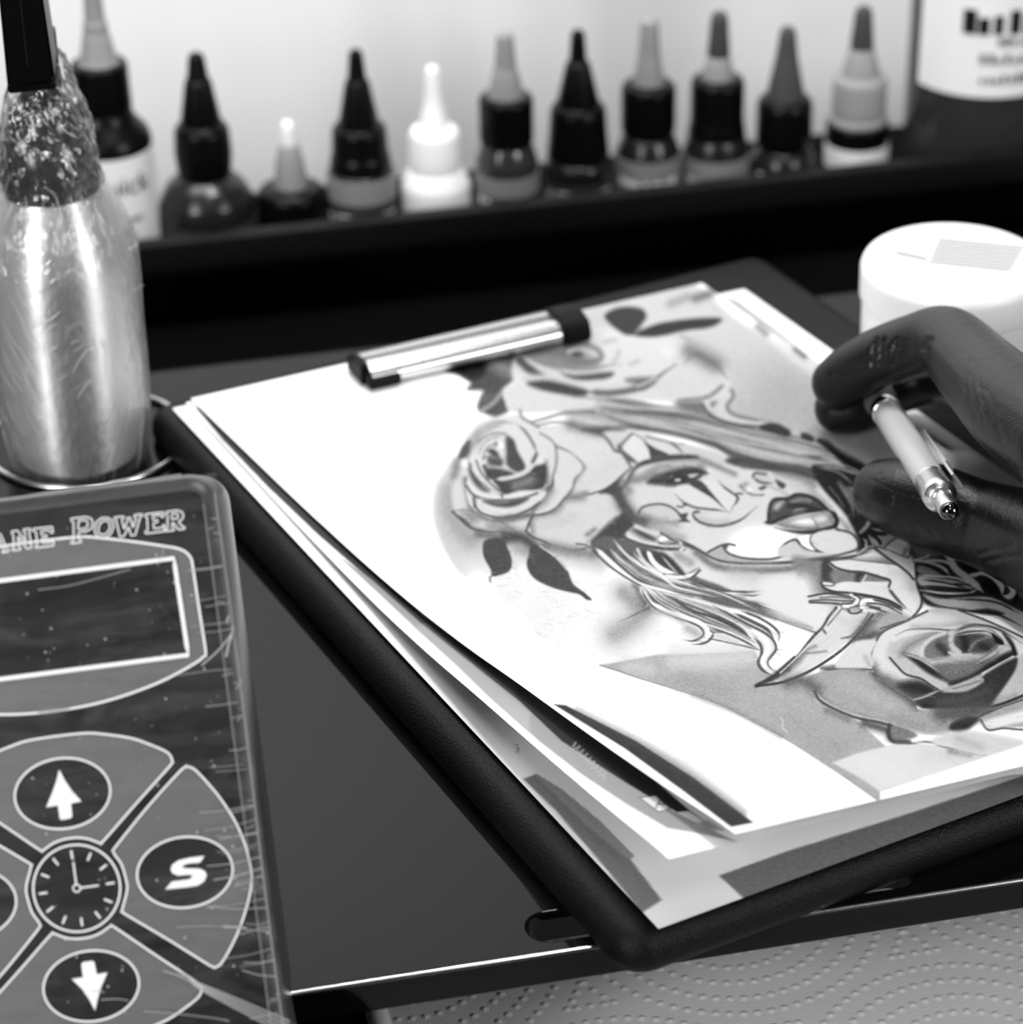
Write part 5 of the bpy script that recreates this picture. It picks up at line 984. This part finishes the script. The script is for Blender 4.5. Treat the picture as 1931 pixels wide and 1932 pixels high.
    vs = [[bm.verts.new((rc[0] + (R+r_*math.cos(b))*math.cos(a), rc[1] + (R+r_*math.cos(b))*math.sin(a), .0011 + r_*1.1*math.sin(b))) for b in np.linspace(0, 2*math.pi, k_, endpoint=False)] for a in np.linspace(0, 2*math.pi, n, endpoint=False)]
    for i in range(n):
        for j in range(k_): bm.faces.new((vs[i][j], vs[(i+1) % n][j], vs[(i+1) % n][(j+1) % k_], vs[i][(j+1) % k_]))
    o = from_bm('metal_ring', bm, M_chrome); tag(o, 'thin shiny metal ring on the tray around the foot of the spray bottle', 'ring')
spray_bottle()
# ---------------------------------------------------------------- power supply leaning on the tray edge
DD = .645; NV = -_f; KD = DD/F_PX
ang = math.radians(7.35); DX2, DY2 = np.array([math.cos(ang), -math.sin(ang)]), np.array([math.sin(ang), math.cos(ang)])
DO = np.array([405, 888]) - 362*DX2
def dpx(x, y): q = DO + x*DX2 + y*DY2; return q
def dv(px, py, n=0.0): return Vector(at_d(px, py, DD) + NV*n)
def dloc(px, py): q = np.array([px, py])-DO; return q @ DX2, q @ DY2
M_panel = mat('black_panel', .004, .3, spec=.15)
M_shell = mat('dark_metal_case', .035, .28, spec=.7)
M_key = mat('grey_key', .10, .45, spec=.3)
M_line = mat('white_panel_print', .85, .5, spec=.2)
M_lcd = mat('dark_display', .002, .2, spec=.12)
dev = empty('power_supply', dv(*dpx(0, 1640), -.012), 'black tattoo power supply in plastic wrap with display and keypad at lower left', 'power supply')
def fill_px(name, pts, n, m, parent, holes=()):
    from mathutils.geometry import tessellate_polygon
    rings = [[dv(x, y, n) for x, y in pts]] + [[dv(x, y, n) for x, y in h] for h in holes]
    flat2 = [[Vector((p[0], p[1], 0)) for p in pts]] + [[Vector((p[0], p[1], 0)) for p in h] for h in holes]
    tri = tessellate_polygon(flat2); vs = [v for r in rings for v in r]
    me = bpy.data.meshes.new(name); me.from_pydata(vs, [], [t for t in tri]); me.update()
    return link(name, me, m, parent, False)
def ribbon_mesh(bm, pts, w, n, closed=False):
    P = np.array(pts, float)
    if closed:
        T = np.roll(P, -1, 0)-np.roll(P, 1, 0)
    else:
        T = np.gradient(P, axis=0)
    T /= np.linalg.norm(T, axis=1)[:, None]+1e-9; N = np.stack([-T[:, 1], T[:, 0]], 1)*w/2
    a = [bm.verts.new(dv(*q, n)) for q in P-N]; b = [bm.verts.new(dv(*q, n)) for q in P+N]
    k = len(P)
    for i in range(k if closed else k-1): bm.faces.new((a[i], a[(i+1) % k], b[(i+1) % k], b[i]))
def ribbons(name, lst, n, m, parent):
    bm = bmesh.new()
    for pts, w, closed in lst: ribbon_mesh(bm, pts, w, n, closed)
    bm.normal_update(); me = bpy.data.meshes.new(name); bm.to_mesh(me); bm.free(); return link(name, me, m, parent, False)
# case: a slab with rounded corners, tilted back
def case():
    bm = bmesh.new(); Wd, Hd, R = 362, 1650, 56
    def rr(ins):
        pts = []
        for (cx, cy, a0) in ((Wd-R, R, -90), (Wd-R, Hd-R, 0), (-Wd+R, Hd-R, 90), (-Wd+R, R, 180)):
            for k in range(9):
                a = math.radians(a0+90*k/8); pts.append((cx+(R-ins)*math.cos(a), cy+(R-ins)*math.sin(a)))
        return pts
    lp = []
    for ins, n in ((8, -.0272), (0, -.0262), (0, -.0022), (6, -.0008), (16, -.0002), (28, 0)):
        lp.append([bm.verts.new(dv(*dpx(x, y), n)) for x, y in rr(ins)])
    k = len(lp[0])
    for a, b in zip(lp, lp[1:]):
        for i in range(k): bm.faces.new((a[i], a[(i+1) % k], b[(i+1) % k], b[i]))
    bm.faces.new(lp[0]); bm.faces.new(lp[-1])
    from_bm('case', bm, M_shell, dev)
    f2 = [dpx(x, y) for x, y in rr(30)]
    fill_px('front_panel', f2, .00012, M_panel, dev)
case()
def cr5(u, v): return (u*.31072, 860+v*.31072)
def cr6(u, v): return (u*.31072, 1332+v*.31072)
def mirror_local(pts):
    out = []
    for p in pts:
        x, y = dloc(*p); out.append(tuple(dpx(2*AXX-x, y)))
    return out
CC = np.array(cr6(468, 1105)); AXX = dloc(*CC)[0]
def sm(pts, closed=True, st=4): return [tuple(q) for q in spline(np.array(pts, float), st, closed)]
def halfsym(right):     # right half listed from the top axis to the bottom axis
    return right + mirror_local(right)[::-1]
# display housing
rh = [cr5(*q) for q in ((440, 495), (620, 500), (820, 522), (1000, 548), (1080, 562), (1130, 585), (1160, 620), (1172, 670), (1206, 900), (1250, 1185), (1238, 1218), (1180, 1262), (1000, 1360), (800, 1440), (600, 1500), (400, 1540), (230, 1562))]
hs = sm(halfsym(rh))
h = fill_px('display_housing', hs, .0003, M_key, dev); ribbons('housing_outline', [(hs, 4.2, True)], .0004, M_line, h)
sc = [cr5(*q) for q in ((390, 716), (1058, 622), (1146, 1208), (480, 1302))]
scr = [sc[1], sc[2]]; ml = mirror_local(scr); sc = [ml[0], scr[0], scr[1], ml[1]]
d = fill_px('display', sc, .0006, M_lcd, dev)
def inset(p, k):
    c = np.mean(np.array(p), 0); return [tuple(c + (np.array(q)-c)*k) for q in p]
dens = []
for i in range(4):
    a, b = np.array(sc[i]), np.array(sc[(i+1) % 4]); dens += [tuple(a+(b-a)*t) for t in np.linspace(0, 1, 12, endpoint=False)]
ribbons('display_frame', [(dens, 8.0, True)], .0008, M_line, d)
# keys
S_pts = [(1145, 370), (1178, 380), (1240, 440), (1340, 560), (1430, 700), (1490, 840), (1520, 960), (1530, 1060), (1510, 1180), (1460, 1340), (1400, 1470), (1345, 1560), (1312, 1582), (1280, 1575), (1030, 1420), (760, 1260), (744, 1243), (750, 1215), (775, 1110), (765, 1040), (740, 960), (700, 902), (691, 880), (700, 858), (900, 610), (1110, 380)]
U_right = [(500, 165), (650, 172), (800, 195), (900, 228), (1000, 270), (1035, 298), (1048, 335), (1032, 365), (830, 590), (630, 818), (608, 830), (540, 806), (470, 798)]
def densify(pts, st=6):
    out = []
    for i in range(len(pts)):
        a, b = np.array(pts[i]), np.array(pts[(i+1) % len(pts)]); n = max(1, int(np.linalg.norm(b-a)/st)); out += [tuple(a+(b-a)*t) for t in np.linspace(0, 1, n, endpoint=False)]
    return out
def rot180(pts): return [tuple(2*CC-np.array(q)) for q in pts]
Sp = sm([cr6(*q) for q in S_pts]); Ur = [cr6(*q) for q in U_right]; Up = sm(halfsym(Ur)); Lp = rot180(Sp); Dp = rot180(Up)
def oval(c, a=90.5, b=66.5):
    return [tuple(np.array(c) + DX2*a*math.cos(t) + DY2*b*math.sin(t)) for t in np.linspace(0, 2*math.pi, 72, endpoint=False)]
UpArrow = [cr6(*q) for q in ((362, 385), (395, 448), (440, 515), (498, 578), (434, 590), (441, 668), (432, 680), (380, 690), (366, 683), (354, 602), (283, 614), (318, 530), (345, 455))]
DnArrow = [cr6(*q) for q in ((505, 1553), (566, 1545), (576, 1556), (590, 1627), (655, 1615), (618, 1700), (594, 1780), (580, 1848), (545, 1780), (500, 1715), (438, 1655), (507, 1645), (496, 1568))]
Sgl = [cr6(*q) for q in ((1243, 908), (1150, 920), (1085, 936), (1048, 962), (1038, 990), (1050, 1014), (1085, 1028), (1140, 1023), (1166, 1024), (1170, 1036), (1150, 1050), (1046, 1064), (1005, 1112), (1130, 1100), (1205, 1088), (1243, 1062), (1258, 1025), (1246, 1000), (1215, 986), (1150, 984), (1114, 984), (1108, 972), (1126, 960), (1160, 953), (1218, 948))]
for kind, pts, c, icon in (('up', Up, cr6(382, 530), UpArrow), ('s', Sp, cr6(1125, 1008), Sgl), ('down', Dp, cr6(556, 1698), DnArrow), ('left', Lp, tuple(2*CC-np.array(cr6(1125, 1008))), None)):
    k = fill_px('key', pts, .0003, M_key, dev)
    if kind == 's': k['label'] = 'grey key with a white letter S in a black oval'
    if kind == 'up': k['label'] = 'grey key with a white arrow pointing up'
    if kind == 'down': k['label'] = 'grey key with a white arrow pointing down'
    ribbons('key_outline', [(pts, 3.6, True), (oval(c), 3.6, True)], .00055, M_line, k)
    fill_px('key_oval', oval(c), .00045, M_panel, k)
    if icon: fill_px('key_icon', icon, .0006, M_line, k)
circ = lambda r: [tuple(CC + r*np.array([math.cos(t), math.sin(t)])) for t in np.linspace(0, 2*math.pi, 96, endpoint=False)]
ck = fill_px('clock_key', circ(82), .0003, M_panel, dev); ck['label'] = 'round key with a white clock face'
R_ = lambda deg, r: tuple(CC + r*(DX2*math.sin(math.radians(deg)) - DY2*math.cos(math.radians(deg))))
lst = [(circ(82), 3.6, True), ([R_(0, 8), R_(0, 50)], 3.0, False), ([R_(90, 8), R_(90, 42)], 3.0, False), ([tuple(CC + 7*np.array([math.cos(t), math.sin(t)])) for t in np.linspace(0, 6.283, 24, endpoint=False)], 2.6, True)]
for k in range(12): lst.append(([R_(k*30-1, 56), R_(k*30-1, 72)], 3.6, False))
ribbons('clock_face', lst, .0005, M_line, ck)
# lettering, outlined capitals
def cr7(u, v): return (u*.23303, 940+v*.23303)
LET = {
 'A': [[(-60, 470), (-20, 462), (-18, 440), (-40, 440), (-30, 400), (25, 392), (42, 425), (22, 432), (24, 440), (78, 432), (74, 412), (62, 412), (10, 290), (-45, 298)], [(-20, 372), (-2, 325), (18, 368)]],
 'N': [[(100, 268), (148, 262), (212, 352), (208, 272), (196, 270), (194, 252), (250, 246), (252, 264), (240, 270), (262, 402), (222, 408), (150, 308), (158, 398), (172, 398), (174, 416), (105, 424), (103, 406), (120, 402), (112, 290), (100, 288)]],
 'E': [[(272, 248), (428, 230), (436, 280), (414, 282), (408, 258), (338, 266), (342, 300), (382, 296), (384, 318), (345, 324), (350, 362), (424, 354), (430, 332), (442, 330), (440, 384), (292, 402), (290, 384), (310, 380), (296, 270), (274, 268)]],
 'P': [[(580, 165), (700, 150), (745, 165), (758, 200), (745, 245), (700, 270), (640, 276), (645, 335), (664, 338), (664, 356), (582, 368), (580, 350), (602, 345), (600, 190), (582, 186)], [(640, 182), (690, 176), (715, 190), (716, 225), (692, 246), (638, 252)]],
 'O': [[(770, 250), (785, 195), (825, 160), (880, 158), (915, 185), (925, 230), (905, 285), (865, 318), (810, 318), (778, 290)], [(800, 252), (812, 210), (840, 184), (872, 182), (892, 205), (894, 240), (878, 275), (848, 294), (818, 292), (803, 275)]],
 'W': [[(930, 155), (1005, 146), (1008, 164), (990, 170), (1010, 250), (1040, 175), (1030, 160), (1058, 156), (1082, 238), (1108, 155), (1092, 152), (1092, 136), (1155, 128), (1156, 144), (1140, 150), (1100, 298), (1066, 302), (1046, 232), (1008, 308), (975, 312), (945, 175), (932, 172)]],
 'E2': [[(1180, 130), (1326, 112), (1330, 152), (1312, 154), (1304, 134), (1240, 142), (1244, 176), (1278, 172), (1282, 194), (1246, 200), (1250, 246), (1318, 238), (1326, 216), (1338, 214), (1336, 268), (1182, 286), (1180, 268), (1200, 262), (1196, 152), (1182, 150)]],
 'R': [[(1350, 110), (1440, 98), (1480, 112), (1490, 145), (1476, 175), (1448, 190), (1486, 232), (1500, 232), (1500, 248), (1452, 254), (1405, 198), (1398, 200), (1400, 242), (1414, 246), (1414, 260), (1348, 268), (1346, 252), (1362, 246), (1362, 132), (1350, 130)], [(1396, 128), (1434, 124), (1448, 138), (1442, 162), (1396, 172)]],
}
lst = []
for k, rings in LET.items():
    for rg_ in rings:
        pts = densify([cr7(*q) for q in rg_], 3); lst.append((pts, 2.4, True))
ribbons('lettering', lst, .0009, M_line, dev)
# plastic wrap: clear sheet over the front, with creases and dust
def wrap():
    m = bpy.data.materials.new('clear_wrap'); m.use_nodes = True; nt = m.node_tree; nt.nodes.remove(nt.nodes['Principled BSDF']); out = nt.nodes['Material Output']
    tr_ = nt.nodes.new('ShaderNodeBsdfTransparent'); gl = nt.nodes.new('ShaderNodeBsdfGlossy'); gl.inputs['Roughness'].default_value = .25
    df = nt.nodes.new('ShaderNodeBsdfDiffuse'); df.inputs['Color'].default_value = gray(.8)
    tc = nt.nodes.new('ShaderNodeTexCoord')
    nz = nt.nodes.new('ShaderNodeTexNoise'); nz.inputs['Scale'].default_value = 55; nz.inputs['Detail'].default_value = 10; nz.inputs['Roughness'].default_value = .75; nz.inputs['Distortion'].default_value = .4
    mp = nt.nodes.new('ShaderNodeMapping'); mp.inputs['Scale'].default_value = (.35, 2.0, 2.6); nt.links.new(tc.outputs['Object'], mp.inputs['Vector']); nt.links.new(mp.outputs['Vector'], nz.inputs['Vector'])
    mr = nt.nodes.new('ShaderNodeMapRange'); mr.inputs['From Min'].default_value = .46; mr.inputs['From Max'].default_value = .80; mr.inputs['To Min'].default_value = .0; mr.inputs['To Max'].default_value = .07
    nt.links.new(nz.outputs['Fac'], mr.inputs['Value'])
    bp = nt.nodes.new('ShaderNodeBump'); bp.inputs['Strength'].default_value = .5; bp.inputs['Distance'].default_value = .0008; nt.links.new(nz.outputs['Fac'], bp.inputs['Height']); nt.links.new(bp.outputs['Normal'], gl.inputs['Normal'])
    m1 = nt.nodes.new('ShaderNodeMixShader'); m1.inputs[0].default_value = .018; m2 = nt.nodes.new('ShaderNodeMixShader')
    nt.links.new(tr_.outputs[0], m1.inputs[1]); nt.links.new(gl.outputs[0], m1.inputs[2])
    nt.links.new(mr.outputs[0], m2.inputs[0]); nt.links.new(m1.outputs[0], m2.inputs[1]); nt.links.new(df.outputs[0], m2.inputs[2]); nt.links.new(m2.outputs[0], out.inputs['Surface'])
    nx, ny = 60, 130; P = np.zeros((ny, nx, 3))
    for j, y in enumerate(np.linspace(4, 1640, ny)):
        for i, x in enumerate(np.linspace(-361, 365, nx)):
            e = max(0, (abs(x)-345)/20); e2_ = max(0, (16-y)/12)
            n = .0017 - .0016*min(1, e**2+e2_**2) + .0002*noise.noise(Vector((x*.02, y*.03, 0)))
            P[j, i] = dv(*dpx(x, y), n)
    w = grid_mesh('plastic_wrap', P, m, dev)
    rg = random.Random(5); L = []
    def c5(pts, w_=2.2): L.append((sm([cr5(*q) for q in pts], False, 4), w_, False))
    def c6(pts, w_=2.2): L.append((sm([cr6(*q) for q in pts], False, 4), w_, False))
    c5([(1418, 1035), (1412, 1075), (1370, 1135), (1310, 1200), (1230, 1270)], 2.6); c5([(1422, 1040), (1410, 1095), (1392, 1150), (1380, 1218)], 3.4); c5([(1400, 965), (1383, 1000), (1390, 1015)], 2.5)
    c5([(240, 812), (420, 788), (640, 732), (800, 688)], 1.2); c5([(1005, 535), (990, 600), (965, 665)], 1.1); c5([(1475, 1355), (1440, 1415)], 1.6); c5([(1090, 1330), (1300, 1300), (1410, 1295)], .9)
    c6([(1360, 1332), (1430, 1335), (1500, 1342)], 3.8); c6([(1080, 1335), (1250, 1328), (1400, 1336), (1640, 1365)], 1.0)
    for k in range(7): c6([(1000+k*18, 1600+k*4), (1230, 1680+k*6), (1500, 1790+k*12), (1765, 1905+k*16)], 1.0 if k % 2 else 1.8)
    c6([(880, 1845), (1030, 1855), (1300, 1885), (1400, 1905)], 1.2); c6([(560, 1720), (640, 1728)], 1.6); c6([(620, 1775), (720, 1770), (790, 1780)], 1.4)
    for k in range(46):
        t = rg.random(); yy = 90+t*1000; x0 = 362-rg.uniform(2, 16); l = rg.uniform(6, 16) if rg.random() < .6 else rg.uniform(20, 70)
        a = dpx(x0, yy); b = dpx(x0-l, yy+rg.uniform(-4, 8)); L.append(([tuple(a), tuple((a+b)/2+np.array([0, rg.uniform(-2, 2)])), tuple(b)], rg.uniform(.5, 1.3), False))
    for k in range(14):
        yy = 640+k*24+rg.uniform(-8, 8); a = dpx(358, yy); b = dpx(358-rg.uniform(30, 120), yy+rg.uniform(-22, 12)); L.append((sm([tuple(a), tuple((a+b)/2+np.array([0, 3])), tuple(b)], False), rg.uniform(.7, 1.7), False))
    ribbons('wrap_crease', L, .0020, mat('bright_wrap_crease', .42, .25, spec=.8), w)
    E = [([tuple(dpx(358+2*math.sin(t*9), 40+t*1600)) for t in np.linspace(0, 1, 60)], 2.6, False), ([tuple(dpx(334, 60+t*1560)) for t in np.linspace(0, 1, 60)], 1.5, False),
         ([tuple(dpx(-300+t*600, 1+1.5*math.sin(t*17))) for t in np.linspace(0, 1, 60)], 3.0, False)]
    ribbons('wrap_edge', E, .0012, mat('film_edge', .26, .3, spec=.8), w)
    bm = bmesh.new()
    for k in range(130):
        c = dpx(rg.uniform(-50, 330), rg.uniform(60, 1060)); r = rg.choice((.7, .9, 1.2, 1.8))
        vs = [bm.verts.new(dv(c[0]+r*math.cos(t), c[1]+r*1.2*math.sin(t), .0021)) for t in np.linspace(0, 6.283, 6, endpoint=False)]; bm.faces.new(vs)
    me = bpy.data.meshes.new('dust'); bm.to_mesh(me); bm.free(); o = link('dust', me, mat('pale_dust', .5, .8), w, False); o['kind'] = 'stuff'
wrap()
# ---------------------------------------------------------------- pen
P_end, P_ring = at_d(1797, 972, .752), at_d(1674, 776, .846)
PAX = (P_ring-P_end)/np.linalg.norm(P_ring-P_end)
def pen():
    root = empty('pen', P_end + PAX*.06, 'pale grey retractable pen with chrome end held in the gloved hand', 'pen')
    def t_at(py):
        lo, hi = -.02, .16
        for _ in range(50):
            m_ = (lo+hi)/2
            if to_px(P_end + PAX*m_)[1] > py: lo = m_
            else: hi = m_
        return lo
    L = float(np.linalg.norm(P_ring-P_end)); t1, t2, t3 = t_at(962), t_at(938), t_at(908)
    lt = lambda nm, pr, m, par=root: lathe(nm, pr, m, par, P_end, PAX, n=48)
    M_barrel = mat('pearl_grey_plastic', .42, .3, spec=.5); M_grip = mat('grey_rubber_grip', .10, .6, spec=.3)
    lt('barrel', [(0, t3), (.0043, t3), (.0044, t3+.002), (.0047, L*.6), (.0046, L-.003), (0, L-.003)], M_barrel)
    lt('ring', round_prof([(0, L-.0032), (.0049, L-.0032), (.0050, L+.0018), (0, L+.0018)], .0006), mat('polished_ring', .85, .12, metal=1.0))
    lt('grip', [(0, L+.0018), (.0047, L+.0018), (.0052, L+.010), (.0049, L+.022), (.0034, L+.036), (.0012, L+.042), (0, L+.043)], M_grip)
    cl = lt('collar', round_prof([(0, t2-.001), (.0030, t2-.001), (.0047, t2+.0005), (.0049, t2+.003), (.0045, t3-.0015), (.0047, t3), (0, t3)], .0005), M_chrome)
    lt('plunger', round_prof([(0, t1-.001), (.0028, t1-.001), (.0029, (t1+t2)/2), (.0025, t2), (0, t2)], .0004), M_chrome, cl)
    bm = bmesh.new(); bmesh.ops.create_uvsphere(bm, u_segments=32, v_segments=16, radius=.0027); bmesh.ops.translate(bm, verts=bm.verts, vec=Vector(P_end + PAX*(t1-.0008))); from_bm('button', bm, mat('dark_chrome', .10, .1, metal=1.0), cl, angle=180)
    # clip along the barrel, towards the upper right
    side = _r*.80 + _u*.60 - PAX*((_r*.80+_u*.60) @ PAX); side /= np.linalg.norm(side); wv = np.cross(PAX, side)
    def strip(name, a, b, wa, wb, h0, h1, m, par):
        bm = bmesh.new(); sec = []
        for t in np.linspace(0, 1, 14):
            s_ = a+(b-a)*t; w = (wa+(wb-wa)*t)/2 * (1 if t < .9 else math.sqrt(max(.02, 1-((t-.9)/.1)**2)))
            h = h0+(h1-h0)*t; c = P_end + PAX*s_
            sec.append([bm.verts.new(Vector(c + wv*x + side*y)) for x, y in ((-w, h-.0010), (-w, h-.0002), (-w*.6, h), (w*.6, h), (w, h-.0002), (w, h-.0010))])
        for p, q in zip(sec, sec[1:]):
            for i in range(6): bm.faces.new((p[i], p[(i+1) % 6], q[(i+1) % 6], q[i]))
        bm.faces.new(sec[0]); bm.faces.new(sec[-1]); return from_bm(name, bm, m, par)
    c = strip('pocket_clip', t2+.003, t_at(828), .0050, .0034, .0068, .0062, M_chrome, root)
    strip('clip_inlay', t3+.002, t_at(834), .0038, .0024, .0071, .0065, M_barrel, c)
pen()
# ---------------------------------------------------------------- gloved hand
M_glove = mat('black_nitrile_glove', .003, .30, spec=.34, bump=(1300, .35, .0005))
def hand():
    root = empty('person', (.33, .66, ZB), 'right hand of a person in a black nitrile glove, pinching a pen over the drawing', 'person')
    def P3(px, py, z): return Vector(at_z(px, py, z))
    fingers = {
     'index': [(P3(1580, 722, .0345), .0080), (P3(1612, 700, .040), .0088), (P3(1660, 676, .047), .0093), (P3(1730, 652, .055), .0098), (P3(1788, 645, .061), .0106), (P3(1850, 706, .064), .0122), (P3(1920, 775, .067), .0138), (P3(2010, 840, .069), .0150)],
     'middle': [(P3(1586, 770, .0228), .0082), (P3(1620, 766, .0236), .0082), (P3(1690, 732, .0265), .0082), (P3(1790, 708, .034), .0090), (P3(1870, 745, .047), .0100), (P3(2030, 850, .058), .0125)],
     'ring': [(P3(1715, 735, .0225), .0066), (P3(1775, 728, .026), .0076), (P3(1860, 750, .032), .0085), (P3(2040, 860, .045), .0115)],
     'pinky': [(P3(1800, 735, .0222), .0062), (P3(1870, 745, .022), .0068), (P3(1940, 775, .026), .0075), (P3(2050, 880, .034), .0105)],
     'thumb': [(P3(1672, 928, .0278), .0098), (P3(1705, 938, .0290), .0116), (P3(1760, 955, .0296), .0124), (P3(1830, 980, .0304), .0122), (P3(1890, 1000, .031), .0130), (P3(1980, 1030, .036), .0150), (P3(2080, 1045, .044), .0165)],
    }
    VV, FF = [], []
    sph = [(math.sin(math.pi*i/14)*math.cos(2*math.pi*j/24), math.sin(math.pi*i/14)*math.sin(2*math.pi*j/24), math.cos(math.pi*i/14)) for i in range(15) for j in range(24)]
    def cone(a, ra, b, rb, n=24):
        d = b-a; q = Vector((0, 0, 1)).rotation_difference(d).to_matrix(); o = len(VV)
        for p, r in ((a, ra), (b, rb)):
            for k in range(n):
                t = 2*math.pi*k/n; VV.append(p + q @ Vector((math.cos(t)*r, math.sin(t)*r, 0)))
        for k in range(n): FF.append((o+k, o+(k+1) % n, o+n+(k+1) % n, o+n+k))
        FF.append(tuple(range(o+n-1, o-1, -1))); FF.append(tuple(range(o+n, o+2*n)))
    def ball(c, r):
        o = len(VV); VV.extend(c + Vector(v)*r for v in sph)
        for i in range(14):
            for j in range(24): FF.append((o+i*24+j, o+i*24+(j+1) % 24, o+(i+1)*24+(j+1) % 24, o+(i+1)*24+j))
    def chain(pts):
        A = np.array([(*p, r) for p, r in pts]); Q = spline4(A)
        for i, q in enumerate(Q):
            ball(Vector(q[:3]), q[3])
            if i: cone(Vector(Q[i-1][:3]), Q[i-1][3], Vector(q[:3]), q[3])
    def spline4(A):
        Q = np.vstack([2*A[0]-A[1], A, 2*A[-1]-A[-2]]); out = []
        for i in range(1, len(Q)-2):
            a, b, c, d = Q[i-1:i+3]
            for t in np.linspace(0, 1, 5, endpoint=False): out.append(.5*((2*b)+(c-a)*t+(2*a-5*b+4*c-d)*t*t+(3*b-a-3*c+d)*t**3))
        out.append(A[-1]); return np.array(out)
    for f in fingers.values(): chain(f)
    # palm, wrist and the start of the forearm
    wr = Vector((.425, .600, .055)); ca = Vector((.52, .53, .07))
    for f in ('index', 'middle', 'ring', 'pinky', 'thumb'):
        p, r = fingers[f][-1]; chain([(p, r), ((p+wr)/2 + Vector((0, 0, .002)), .0165), (wr, .021)])
    i_, t_ = fingers['index'][-1][0], fingers['thumb'][-1][0]
    for u in (.25, .5, .75):
        m_ = i_*(1-u)+t_*u; chain([(m_*.62+wr*.38, .0165), (m_*.3+wr*.7, .019), (wr, .021)])
    chain([(wr, .023), ((wr+ca)/2, .025), (ca, .028)])
    me = bpy.data.meshes.new('glove_raw'); me.from_pydata(VV, [], FF); me.update(); me.validate()
    ob = bpy.data.objects.new('tmp_glove', me); COL.objects.link(ob)
    md = ob.modifiers.new('r', 'REMESH'); md.mode = 'VOXEL'; md.voxel_size = .0006
    sm_ = ob.modifiers.new('s', 'SMOOTH'); sm_.iterations = 9; sm_.factor = .5
    dg = bpy.context.evaluated_depsgraph_get(); me2 = bpy.data.meshes.new_from_object(ob.evaluated_get(dg)); bpy.data.objects.remove(ob)
    # wrinkles of the glove at the bent joints, given where they run on the surface
    V = np.zeros(len(me2.vertices)*3); me2.vertices.foreach_get('co', V); V = V.reshape(-1, 3); N = np.zeros_like(V).reshape(-1); me2.vertices.foreach_get('normal', N); N = N.reshape(-1, 3)
    px = to_px(V); vis = (N @ _f) < .1
    def crease(pts, dep, w):
        Q = spline(np.array(pts, float), 6); best = np.full(len(V), 1e9)
        b0, b1 = Q.min(0)-30, Q.max(0)+30; k = np.where(vis & (px > b0).all(1) & (px < b1).all(1))[0]
        if not len(k): return
        d = np.sqrt(((px[k][:, None]-Q[None])**2).sum(-1)).min(1); V[k] -= N[k]*(dep*np.exp(-(d/w)**2))[:, None]
    for x in (1650, 1664, 1688, 1744, 1752):
        crease([(x+6, 640), (x-2, 660), (x-4, 688)], .0008, 4)
    crease([(1612, 690), (1640, 676), (1668, 668)], .0006, 5); crease([(1690, 655), (1720, 652), (1745, 658)], .0005, 5); crease([(1570, 704), (1600, 700), (1640, 682)], .0005, 4)
    for x in (1822, 1834, 1848): crease([(x+8, 680), (x, 720), (x+6, 752), (x+22, 790)], .00022, 4)
    crease([(1850, 730), (1868, 745), (1880, 780)], .00018, 5); crease([(1865, 780), (1880, 800), (1890, 830)], .00018, 5)
    crease([(1645, 905), (1690, 925), (1740, 940), (1790, 955)], .0002, 3); crease([(1655, 885), (1668, 905)], .00015, 3)
    crease([(1690, 890), (1686, 930), (1680, 960)], -.00018, 4)
    crease([(1850, 1045), (1880, 1035), (1910, 1028)], .0005, 5); crease([(1860, 1060), (1890, 1052), (1931, 1046)], .0005, 5)
    for k in range(8): crease([(1700+k*28, 985+k*7), (1710+k*28, 1000+k*7)], .0002, 4)
    me2.vertices.foreach_set('co', V.reshape(-1)); me2.update(); me2.name = 'glove'
    o = link('glove', me2, M_glove, root)
hand()
